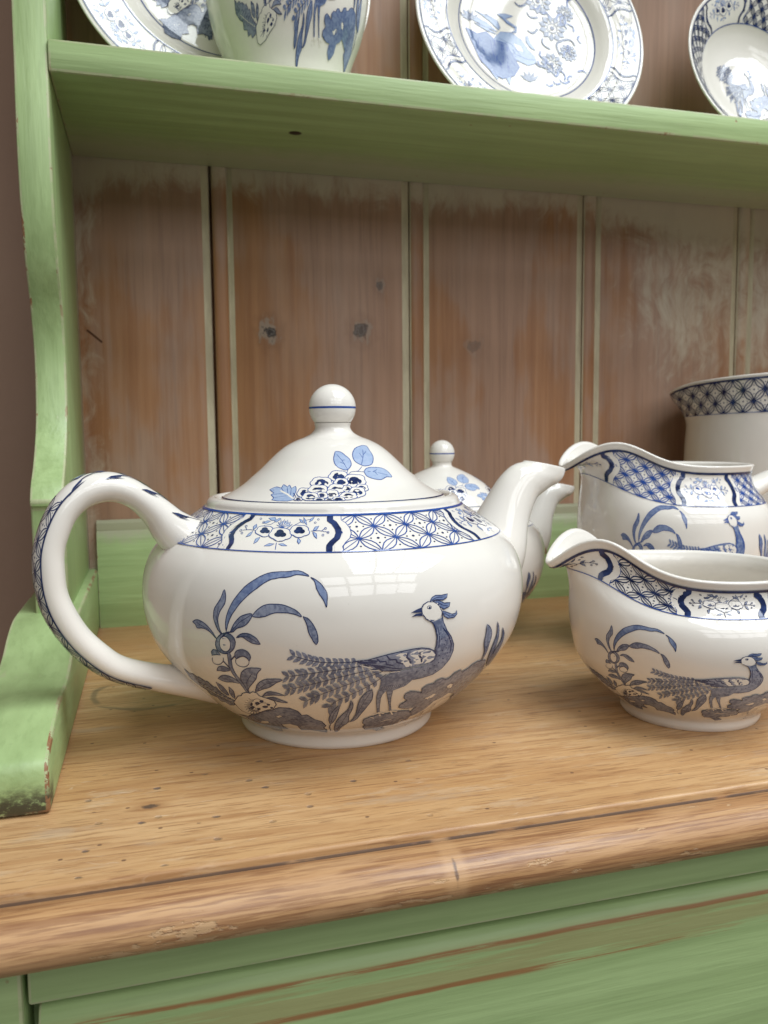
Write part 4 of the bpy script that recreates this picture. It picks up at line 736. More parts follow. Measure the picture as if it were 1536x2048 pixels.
MOTIF_LID = """
Sm22:-67,189 8,218 80,222 136,244
Sm22:-43,202 -16,230
Sm22:61,220 134,216
Fl:-126,322 -105,322 -84,321 -64,319 -44,314 -27,307 -12,299 4,293 19,286 28,279 32,270 32,260 27,251 12,242 -7,233 -26,228 -43,227 -62,230 -80,235 -98,239 -115,245 -130,253 -139,261 -145,271 -148,282 -145,294 -136,308
Sm28:-126,322 -105,322 -84,321 -64,319 -44,314 -27,307 -12,299 4,293 19,286 28,279 32,270 32,260 27,251 12,242 -7,233 -26,228 -43,227 -62,230 -80,235 -98,239 -115,245 -130,253 -139,261 -145,271 -148,282 -145,294 -136,308 -126,322
Sm20:-112,307 -59,275 -20,232
Sm20:-59,275 -28,277
Sm20:-81,266 -32,256
Fl:301,355 331,355 361,354 380,351 380,344 370,334 360,324 356,312 351,301 339,289 316,276 287,263 258,253 227,248 195,246 168,245 148,247 132,251 116,255 101,260 86,266 76,274 72,283 73,293 80,304 95,315 119,326 149,336 192,344 243,349
Sm28:301,355 331,355 361,354 380,351 380,344 370,334 360,324 356,312 351,301 339,289 316,276 287,263 258,253 227,248 195,246 168,245 148,247 132,251 116,255 101,260 86,266 76,274 72,283 73,293 80,304 95,315 119,326 149,336 192,344 243,349 301,355
Sm20:258,330 200,291 132,250
Sm20:213,300 288,319
Sm20:188,286 178,310
Fl:132,219 145,224 159,230 176,234 205,237 240,238 273,237 303,236 331,234 356,231 373,226 387,221 395,214 398,203 397,192 388,184 373,183 353,185 331,186 305,182 279,177 254,173 229,173 204,176 182,180 164,184 148,189 137,195 133,202 132,210
Sm28:132,219 145,224 159,230 176,234 205,237 240,238 273,237 303,236 331,234 356,231 373,226 387,221 395,214 398,203 397,192 388,184 373,183 353,185 331,186 305,182 279,177 254,173 229,173 204,176 182,180 164,184 148,189 137,195 133,202 132,210 132,219
Sm20:141,219 242,214 358,195
Sm20:222,215 278,225
Sm20:240,213 248,197
Fl:-652,126 -640,132 -626,138 -610,142 -591,141 -571,138 -558,138 -556,143 -559,150 -556,155 -543,152 -525,147 -512,144 -507,146 -505,151 -501,153 -492,149 -481,142 -471,137 -462,139 -453,145 -445,147 -436,141 -427,130 -421,120 -419,109 -420,97 -418,87 -412,80 -404,74 -402,68 -437,59 -504,59 -550,64 -552,68 -550,73 -552,78 -565,85 -584,92 -596,97 -594,100 -588,103 -586,106 -600,112 -625,119
Sm28:-652,126 -640,132 -626,138 -610,142 -591,141 -571,138 -558,138 -556,143 -559,150 -556,155 -543,152 -525,147 -512,144 -507,146 -505,151 -501,153 -492,149 -481,142 -471,137 -462,139 -453,145 -445,147 -436,141 -427,130 -421,120 -419,109 -420,97 -418,87 -412,80 -404,74 -402,68 -437,59 -504,59 -550,64 -552,68 -550,73 -552,78 -565,85 -584,92 -596,97 -594,100 -588,103 -586,106 -600,112 -625,119 -652,126
Sm20:-627,124 -539,122
Sm20:-594,97 -498,108
Sm20:-559,78 -459,95
Sm20:-558,138 -512,116
Sm20:-511,143 -472,106
Sm20:-471,137 -443,95
Sc70:-548,123 -473,103 -402,73
Fc:-31,195 -30,190 -33,185 -41,180 -53,176 -66,174 -80,173 -90,169 -102,167 -116,166 -130,166 -142,168 -153,172 -160,176 -171,179 -183,182 -192,186 -197,191 -197,197 -193,202 -184,206 -179,210 -175,215 -167,220 -155,223 -139,225 -123,225 -107,224 -93,223 -77,223 -61,222 -48,219 -38,215 -33,210 -33,205 -35,200
Sm30:-31,195 -30,190 -33,185 -41,180 -53,176 -66,174 -80,173 -90,169 -102,167 -116,166 -130,166 -142,168 -153,172 -160,176 -171,179 -183,182 -192,186 -197,191 -197,197 -193,202 -184,206 -179,210 -175,215 -167,220 -155,223 -139,225 -123,225 -107,224 -93,223 -77,223 -61,222 -48,219 -38,215 -33,210 -33,205 -35,200 -31,195
Fn:-60,196 -60,192 -63,189 -67,187 -74,184 -82,183 -91,182 -99,182 -107,183 -114,182 -121,181 -130,181 -139,181 -146,183 -153,185 -158,187 -161,190 -161,194 -159,196 -155,199 -150,201 -148,204 -147,206 -143,209 -136,211 -128,213 -119,214 -109,214 -99,213 -91,212 -85,210 -81,207 -78,205 -73,203 -66,201 -62,199
Fc:107,170 107,164 100,158 89,153 75,148 58,146 42,145 29,141 14,138 -2,136 -18,137 -32,140 -42,144 -49,149 -61,152 -73,156 -81,161 -86,167 -84,173 -77,178 -66,183 -59,188 -52,194 -41,199 -25,203 -7,205 13,205 30,204 46,202 65,202 83,201 98,198 108,193 111,187 108,181 103,175
Sm30:107,170 107,164 100,158 89,153 75,148 58,146 42,145 29,141 14,138 -2,136 -18,137 -32,140 -42,144 -49,149 -61,152 -73,156 -81,161 -86,167 -84,173 -77,178 -66,183 -59,188 -52,194 -41,199 -25,203 -7,205 13,205 30,204 46,202 65,202 83,201 98,198 108,193 111,187 108,181 103,175 107,170
Fn:73,170 72,167 68,163 61,160 52,158 42,156 32,155 23,156 14,156 6,155 -3,154 -13,154 -23,155 -31,157 -38,159 -43,162 -45,165 -44,169 -41,172 -35,175 -28,177 -26,180 -23,183 -17,187 -9,189 1,191 12,192 24,192 34,191 43,189 50,187 54,184 55,181 61,179 67,177 72,174
Fc:-163,164 -160,159 -162,154 -169,150 -179,146 -192,144 -206,143 -215,139 -227,136 -241,135 -255,135 -269,137 -282,141 -291,145 -304,148 -317,151 -328,155 -335,160 -337,165 -334,170 -327,174 -323,178 -321,183 -314,188 -302,191 -287,193 -270,194 -253,192 -238,191 -222,192 -205,191 -190,188 -179,184 -172,179 -170,174 -170,169
Sm30:-163,164 -160,159 -162,154 -169,150 -179,146 -192,144 -206,143 -215,139 -227,136 -241,135 -255,135 -269,137 -282,141 -291,145 -304,148 -317,151 -328,155 -335,160 -337,165 -334,170 -327,174 -323,178 -321,183 -314,188 -302,191 -287,193 -270,194 -253,192 -238,191 -222,192 -205,191 -190,188 -179,184 -172,179 -170,174 -170,169 -163,164
Fn:-193,165 -192,162 -194,159 -198,156 -204,154 -212,152 -220,152 -229,152 -237,152 -244,151 -252,150 -261,150 -270,151 -279,152 -287,154 -293,156 -297,159 -298,162 -297,165 -293,167 -288,169 -288,172 -287,175 -284,177 -278,180 -271,181 -261,182 -251,183 -241,182 -232,180 -224,178 -219,176 -216,173 -209,172 -202,170 -197,167
Fc:101,132 100,128 96,124 89,120 81,118 72,116 63,115 55,112 47,110 38,109 29,110 22,112 17,115 14,118 8,121 3,123 -1,127 -2,131 0,135 4,139 11,142 15,145 20,148 26,151 35,154 44,155 54,155 63,154 71,153 81,153 90,152 98,150 102,147 104,144 102,140 99,136
Sm30:101,132 100,128 96,124 89,120 81,118 72,116 63,115 55,112 47,110 38,109 29,110 22,112 17,115 14,118 8,121 3,123 -1,127 -2,131 0,135 4,139 11,142 15,145 20,148 26,151 35,154 44,155 54,155 63,154 71,153 81,153 90,152 98,150 102,147 104,144 102,140 99,136 101,132
Fn:83,133 82,131 79,128 75,126 70,124 65,123 59,123 54,123 49,123 45,122 40,122 34,122 29,122 25,124 22,125 20,127 19,130 20,132 23,134 26,136 30,138 32,140 34,142 37,144 42,145 47,146 53,147 59,147 65,146 69,145 72,144 74,142 75,140 78,139 81,137 83,135
Fc:-39,165 -38,162 -40,158 -46,154 -54,152 -63,150 -72,149 -80,147 -88,145 -98,144 -108,144 -117,146 -124,149 -129,152 -136,154 -144,156 -150,159 -153,163 -153,167 -150,170 -143,173 -140,176 -137,180 -131,183 -122,186 -112,187 -101,187 -90,186 -81,185 -70,186 -60,185 -51,183 -44,180 -41,176 -41,172 -42,169
Sm30:-39,165 -38,162 -40,158 -46,154 -54,152 -63,150 -72,149 -80,147 -88,145 -98,144 -108,144 -117,146 -124,149 -129,152 -136,154 -144,156 -150,159 -153,163 -153,167 -150,170 -143,173 -140,176 -137,180 -131,183 -122,186 -112,187 -101,187 -90,186 -81,185 -70,186 -60,185 -51,183 -44,180 -41,176 -41,172 -42,169 -39,165
Fn:-59,166 -59,163 -61,161 -64,159 -69,158 -74,157 -80,156 -86,156 -91,156 -96,156 -102,155 -107,155 -113,156 -119,157 -123,158 -127,160 -128,162 -128,164 -127,166 -124,168 -120,170 -119,171 -118,173 -115,175 -111,177 -105,178 -99,179 -92,179 -85,179 -80,177 -76,176 -73,174 -71,172 -67,171 -63,170 -60,168
Fc:-301,110 -297,104 -296,98 -298,93 -303,89 -309,86 -317,84 -321,80 -327,77 -335,75 -344,75 -353,78 -362,82 -370,87 -378,90 -388,93 -396,98 -403,103 -407,109 -407,115 -405,119 -404,124 -405,129 -403,134 -397,137 -388,139 -378,139 -367,138 -357,137 -348,138 -337,137 -327,134 -318,130 -312,125 -309,120 -307,115
Sm30:-301,110 -297,104 -296,98 -298,93 -303,89 -309,86 -317,84 -321,80 -327,77 -335,75 -344,75 -353,78 -362,82 -370,87 -378,90 -388,93 -396,98 -403,103 -407,109 -407,115 -405,119 -404,124 -405,129 -403,134 -397,137 -388,139 -378,139 -367,138 -357,137 -348,138 -337,137 -327,134 -318,130 -312,125 -309,120 -307,115 -301,110
Fn:-319,110 -317,106 -317,103 -318,100 -321,97 -325,95 -330,94 -335,94 -340,95 -344,94 -348,93 -353,92 -359,93 -365,94 -371,97 -375,100 -379,103 -381,106 -382,109 -381,112 -379,114 -380,117 -381,120 -380,123 -377,125 -373,127 -368,128 -362,129 -355,128 -349,126 -344,124 -339,122 -336,119 -332,117 -327,115 -322,113
Fc:-192,130 -190,125 -191,121 -196,116 -204,113 -215,111 -226,110 -234,106 -244,104 -255,102 -268,103 -280,105 -290,108 -299,112 -309,114 -321,117 -330,121 -337,126 -339,130 -336,135 -330,138 -327,142 -325,146 -319,150 -309,153 -297,154 -282,154 -269,153 -256,152 -243,153 -229,152 -216,150 -207,147 -201,143 -199,138 -199,134
Sm30:-192,130 -190,125 -191,121 -196,116 -204,113 -215,111 -226,110 -234,106 -244,104 -255,102 -268,103 -280,105 -290,108 -299,112 -309,114 -321,117 -330,121 -337,126 -339,130 -336,135 -330,138 -327,142 -325,146 -319,150 -309,153 -297,154 -282,154 -269,153 -256,152 -243,153 -229,152 -216,150 -207,147 -201,143 -199,138 -199,134 -192,130
Fn:-218,130 -216,127 -218,125 -221,122 -226,120 -232,119 -239,118 -247,118 -253,118 -259,117 -266,117 -273,116 -281,117 -288,118 -295,120 -301,122 -304,125 -305,128 -304,130 -302,133 -298,134 -298,137 -297,139 -294,141 -290,143 -283,145 -275,145 -267,146 -258,145 -251,144 -244,142 -240,140 -237,138 -231,137 -225,135 -221,133
Fc:-71,133 -69,128 -72,123 -78,118 -86,115 -97,113 -107,112 -115,108 -124,106 -135,104 -145,105 -155,107 -163,110 -169,115 -178,117 -187,120 -194,124 -198,129 -198,134 -195,139 -189,142 -185,146 -182,150 -176,154 -166,156 -155,158 -142,158 -131,157 -120,156 -108,156 -96,155 -86,153 -78,150 -74,146 -73,141 -75,137
Sm30:-71,133 -69,128 -72,123 -78,118 -86,115 -97,113 -107,112 -115,108 -124,106 -135,104 -145,105 -155,107 -163,110 -169,115 -178,117 -187,120 -194,124 -198,129 -198,134 -195,139 -189,142 -185,146 -182,150 -176,154 -166,156 -155,158 -142,158 -131,157 -120,156 -108,156 -96,155 -86,153 -78,150 -74,146 -73,141 -75,137 -71,133
Fn:-93,133 -93,130 -95,127 -98,125 -103,123 -109,121 -116,120 -122,120 -128,121 -133,120 -139,119 -146,119 -153,120 -159,121 -164,123 -168,126 -170,128 -170,131 -169,134 -166,136 -162,138 -161,140 -160,143 -157,145 -152,147 -146,148 -139,149 -131,149 -124,148 -118,147 -113,145 -109,143 -108,141 -103,139 -98,138 -95,136
Fc:-23,132 -23,128 -25,125 -29,122 -34,120 -40,118 -46,117 -51,115 -56,113 -63,112 -69,113 -74,114 -78,117 -81,120 -85,121 -89,123 -93,126 -94,130 -93,133 -91,136 -87,139 -84,141 -82,144 -78,147 -72,149 -65,150 -59,150 -53,149 -47,148 -40,148 -34,148 -29,146 -25,144 -23,141 -24,138 -25,135
Sm30:-23,132 -23,128 -25,125 -29,122 -34,120 -40,118 -46,117 -51,115 -56,113 -63,112 -69,113 -74,114 -78,117 -81,120 -85,121 -89,123 -93,126 -94,130 -93,133 -91,136 -87,139 -84,141 -82,144 -78,147 -72,149 -65,150 -59,150 -53,149 -47,148 -40,148 -34,148 -29,146 -25,144 -23,141 -24,138 -25,135 -23,132
Fn:-35,132 -36,130 -37,128 -39,126 -43,125 -46,124 -50,123 -53,123 -57,124 -60,123 -63,123 -67,123 -71,123 -74,124 -76,125 -78,127 -79,129 -79,131 -77,133 -75,134 -73,136 -72,137 -71,139 -69,140 -66,142 -62,143 -58,143 -54,143 -50,143 -47,142 -45,141 -43,139 -42,138 -40,137 -38,135 -36,134
Fc:64,109 63,103 58,97 51,92 41,88 31,85 20,84 12,80 2,77 -8,76 -18,76 -26,79 -33,83 -36,88 -43,92 -50,95 -55,100 -57,106 -55,112 -50,117 -42,121 -37,126 -32,131 -25,135 -15,139 -3,140 9,140 19,139 29,138 41,138 52,137 61,134 67,130 68,125 66,119 63,114
Sm30:64,109 63,103 58,97 51,92 41,88 31,85 20,84 12,80 2,77 -8,76 -18,76 -26,79 -33,83 -36,88 -43,92 -50,95 -55,100 -57,106 -55,112 -50,117 -42,121 -37,126 -32,131 -25,135 -15,139 -3,140 9,140 19,139 29,138 41,138 52,137 61,134 67,130 68,125 66,119 63,114 64,109
Fn:43,109 42,106 39,102 34,99 29,97 22,95 16,95 10,95 4,95 -1,94 -7,94 -13,93 -19,94 -24,96 -28,98 -31,101 -31,104 -30,108 -28,111 -24,114 -19,116 -18,119 -15,121 -11,124 -6,127 0,128 8,129 15,129 21,128 27,127 31,124 33,122 33,119 37,117 40,115 43,112
Fc:-4,88 -3,84 -6,80 -12,76 -21,72 -30,71 -40,70 -47,67 -56,65 -66,64 -76,64 -84,66 -91,69 -96,73 -103,76 -111,79 -116,82 -119,87 -118,91 -114,95 -108,98 -104,102 -101,106 -94,109 -85,112 -75,113 -64,113 -53,112 -44,111 -33,111 -22,110 -13,108 -7,105 -4,101 -5,96 -7,92
Sm30:-4,88 -3,84 -6,80 -12,76 -21,72 -30,71 -40,70 -47,67 -56,65 -66,64 -76,64 -84,66 -91,69 -96,73 -103,76 -111,79 -116,82 -119,87 -118,91 -114,95 -108,98 -104,102 -101,106 -94,109 -85,112 -75,113 -64,113 -53,112 -44,111 -33,111 -22,110 -13,108 -7,105 -4,101 -5,96 -7,92 -4,88
Fn:-24,89 -24,86 -26,84 -30,82 -35,80 -40,79 -46,78 -52,78 -58,79 -62,78 -68,77 -74,77 -80,78 -85,79 -90,81 -93,83 -94,86 -94,88 -92,91 -89,93 -85,94 -84,96 -82,98 -79,100 -75,102 -69,104 -62,104 -56,104 -49,104 -44,102 -40,101 -37,99 -36,96 -32,95 -28,93 -25,91
Fc:-121,100 -120,95 -121,90 -125,86 -131,82 -138,79 -145,78 -151,75 -157,72 -164,71 -172,71 -179,73 -185,77 -190,81 -196,84 -203,87 -208,91 -211,96 -212,101 -210,106 -205,110 -203,114 -201,119 -197,123 -191,126 -182,127 -174,128 -165,126 -157,125 -149,126 -140,125 -132,122 -127,119 -124,114 -123,109 -124,105
Sm30:-121,100 -120,95 -121,90 -125,86 -131,82 -138,79 -145,78 -151,75 -157,72 -164,71 -172,71 -179,73 -185,77 -190,81 -196,84 -203,87 -208,91 -211,96 -212,101 -210,106 -205,110 -203,114 -201,119 -197,123 -191,126 -182,127 -174,128 -165,126 -157,125 -149,126 -140,125 -132,122 -127,119 -124,114 -123,109 -124,105 -121,100
Fn:-136,101 -136,98 -137,95 -140,92 -143,90 -147,88 -152,88 -157,87 -161,88 -165,87 -169,86 -174,86 -178,87 -183,88 -187,90 -190,93 -191,95 -192,98 -191,101 -189,104 -186,106 -186,108 -185,111 -183,113 -180,115 -175,117 -170,118 -165,118 -160,117 -155,116 -151,114 -149,111 -147,109 -144,107 -141,106 -138,103
Fc:-191,94 -189,90 -190,86 -192,83 -197,80 -203,78 -209,77 -214,74 -219,72 -226,71 -233,71 -239,73 -245,76 -250,79 -255,81 -262,84 -267,87 -270,91 -271,95 -270,98 -267,101 -265,104 -264,108 -261,111 -255,114 -249,115 -241,115 -233,114 -226,113 -219,114 -211,113 -204,111 -199,108 -196,105 -194,101 -194,97
Sm30:-191,94 -189,90 -190,86 -192,83 -197,80 -203,78 -209,77 -214,74 -219,72 -226,71 -233,71 -239,73 -245,76 -250,79 -255,81 -262,84 -267,87 -270,91 -271,95 -270,98 -267,101 -265,104 -264,108 -261,111 -255,114 -249,115 -241,115 -233,114 -226,113 -219,114 -211,113 -204,111 -199,108 -196,105 -194,101 -194,97 -191,94
Fn:-205,94 -204,92 -205,90 -206,88 -209,86 -213,85 -217,84 -221,84 -225,85 -228,84 -231,83 -236,83 -240,83 -244,84 -248,86 -251,88 -252,90 -253,92 -253,94 -251,96 -249,98 -249,100 -248,102 -247,104 -244,105 -241,107 -237,107 -232,107 -227,107 -223,106 -220,104 -217,103 -216,101 -212,99 -209,98 -206,96
Fc:-247,85 -244,80 -244,74 -247,69 -253,65 -261,63 -270,63 -276,63 -284,63 -293,63 -303,63 -312,63 -319,63 -324,64 -333,67 -342,70 -351,74 -356,79 -359,85 -358,90 -354,94 -353,98 -353,103 -349,107 -342,111 -333,112 -322,113 -311,111 -301,110 -291,111 -280,110 -270,108 -262,104 -256,99 -254,94 -253,90
Sm30:-247,85 -244,80 -244,74 -247,69 -253,65 -261,63 -270,63 -276,63 -284,63 -293,63 -303,63 -312,63 -319,63 -324,64 -333,67 -342,70 -351,74 -356,79 -359,85 -358,90 -354,94 -353,98 -353,103 -349,107 -342,111 -333,112 -322,113 -311,111 -301,110 -291,111 -280,110 -270,108 -262,104 -256,99 -254,94 -253,90 -247,85
Fn:-266,85 -265,82 -265,79 -267,76 -271,74 -275,72 -281,71 -286,71 -291,72 -296,70 -300,70 -306,69 -312,70 -318,71 -324,73 -328,76 -331,79 -333,82 -333,85 -331,88 -329,90 -329,92 -329,95 -328,97 -324,100 -320,101 -314,102 -307,102 -301,102 -295,100 -289,98 -285,96 -283,94 -278,92 -273,90 -269,88
Fc:-85,69 -84,67 -85,64 -89,61 -94,61 -101,61 -108,62 -113,62 -119,62 -126,62 -134,62 -141,62 -146,62 -151,62 -156,62 -162,63 -167,65 -169,68 -169,71 -167,74 -162,76 -160,78 -158,81 -153,83 -147,85 -140,86 -132,86 -124,85 -117,84 -110,84 -102,84 -95,82 -90,80 -87,78 -87,75 -88,72
Sm30:-85,69 -84,67 -85,64 -89,61 -94,61 -101,61 -108,62 -113,62 -119,62 -126,62 -134,62 -141,62 -146,62 -151,62 -156,62 -162,63 -167,65 -169,68 -169,71 -167,74 -162,76 -160,78 -158,81 -153,83 -147,85 -140,86 -132,86 -124,85 -117,84 -110,84 -102,84 -95,82 -90,80 -87,78 -87,75 -88,72 -85,69
Fn:-99,70 -99,68 -100,66 -103,65 -106,64 -110,63 -114,63 -119,63 -123,63 -126,63 -130,62 -135,62 -139,62 -143,63 -147,64 -149,66 -151,67 -151,69 -150,71 -148,72 -145,73 -144,75 -143,76 -141,77 -138,79 -134,79 -130,80 -125,80 -120,80 -116,79 -113,78 -110,76 -109,75 -106,74 -103,73 -101,71
Fc:-208,69 -206,67 -207,65 -209,63 -214,63 -219,63 -225,63 -229,63 -235,63 -241,63 -247,63 -253,63 -258,63 -261,63 -266,63 -271,63 -275,65 -278,67 -279,69 -277,71 -274,73 -272,75 -271,77 -268,79 -264,80 -257,81 -251,81 -244,81 -238,80 -232,80 -226,80 -219,79 -215,77 -212,75 -211,73 -211,71
Sm30:-208,69 -206,67 -207,65 -209,63 -214,63 -219,63 -225,63 -229,63 -235,63 -241,63 -247,63 -253,63 -258,63 -261,63 -266,63 -271,63 -275,65 -278,67 -279,69 -277,71 -274,73 -272,75 -271,77 -268,79 -264,80 -257,81 -251,81 -244,81 -238,80 -232,80 -226,80 -219,79 -215,77 -212,75 -211,73 -211,71 -208,69
Fn:-220,69 -219,68 -220,67 -222,65 -224,64 -227,64 -231,63 -234,63 -238,64 -241,63 -244,63 -248,63 -252,63 -255,64 -258,65 -261,66 -262,67 -263,68 -262,69 -261,70 -259,71 -259,72 -258,73 -257,75 -254,76 -251,76 -248,77 -244,77 -239,76 -236,76 -233,75 -231,74 -229,73 -227,72 -224,71 -221,70
Fc:-348,72 -346,69 -345,67 -346,65 -349,63 -353,63 -357,63 -361,63 -365,63 -369,63 -374,63 -379,63 -382,63 -385,63 -389,64 -394,65 -398,67 -401,69 -402,71 -402,73 -400,75 -400,77 -400,79 -398,81 -395,82 -391,83 -386,83 -381,83 -376,82 -371,82 -366,82 -361,81 -357,80 -354,78 -352,75 -351,73
Sm30:-348,72 -346,69 -345,67 -346,65 -349,63 -353,63 -357,63 -361,63 -365,63 -369,63 -374,63 -379,63 -382,63 -385,63 -389,64 -394,65 -398,67 -401,69 -402,71 -402,73 -400,75 -400,77 -400,79 -398,81 -395,82 -391,83 -386,83 -381,83 -376,82 -371,82 -366,82 -361,81 -357,80 -354,78 -352,75 -351,73 -348,72
Fn:-357,71 -356,70 -356,69 -357,68 -358,67 -361,66 -363,66 -366,66 -369,66 -371,65 -373,65 -376,65 -379,65 -382,65 -385,66 -387,67 -389,69 -389,70 -390,71 -389,72 -388,73 -388,74 -388,75 -388,76 -386,77 -384,78 -381,79 -378,79 -375,78 -372,78 -369,77 -367,76 -366,75 -364,74 -361,74 -359,73
Fc:-153,67 -153,65 -153,64 -155,62 -159,63 -163,63 -168,63 -171,63 -176,63 -181,63 -186,63 -190,63 -194,63 -197,63 -201,63 -205,63 -208,64 -210,66 -210,67 -209,69 -206,70 -204,71 -203,73 -200,74 -196,75 -192,75 -186,75 -181,75 -177,75 -172,75 -166,74 -162,74 -158,72 -156,71 -156,69 -156,68
Sm30:-153,67 -153,65 -153,64 -155,62 -159,63 -163,63 -168,63 -171,63 -176,63 -181,63 -186,63 -190,63 -194,63 -197,63 -201,63 -205,63 -208,64 -210,66 -210,67 -209,69 -206,70 -204,71 -203,73 -200,74 -196,75 -192,75 -186,75 -181,75 -177,75 -172,75 -166,74 -162,74 -158,72 -156,71 -156,69 -156,68 -153,67
Fn:-163,67 -163,66 -164,65 -165,64 -167,64 -170,63 -173,63 -176,63 -178,63 -181,63 -183,63 -186,63 -189,63 -192,63 -195,64 -196,65 -197,65 -198,66 -197,67 -196,68 -194,68 -194,69 -193,70 -192,71 -190,71 -187,72 -184,72 -181,72 -178,72 -175,72 -173,71 -171,70 -170,69 -168,69 -166,68 -164,68
Sm25:-430,109 -399,87
"""
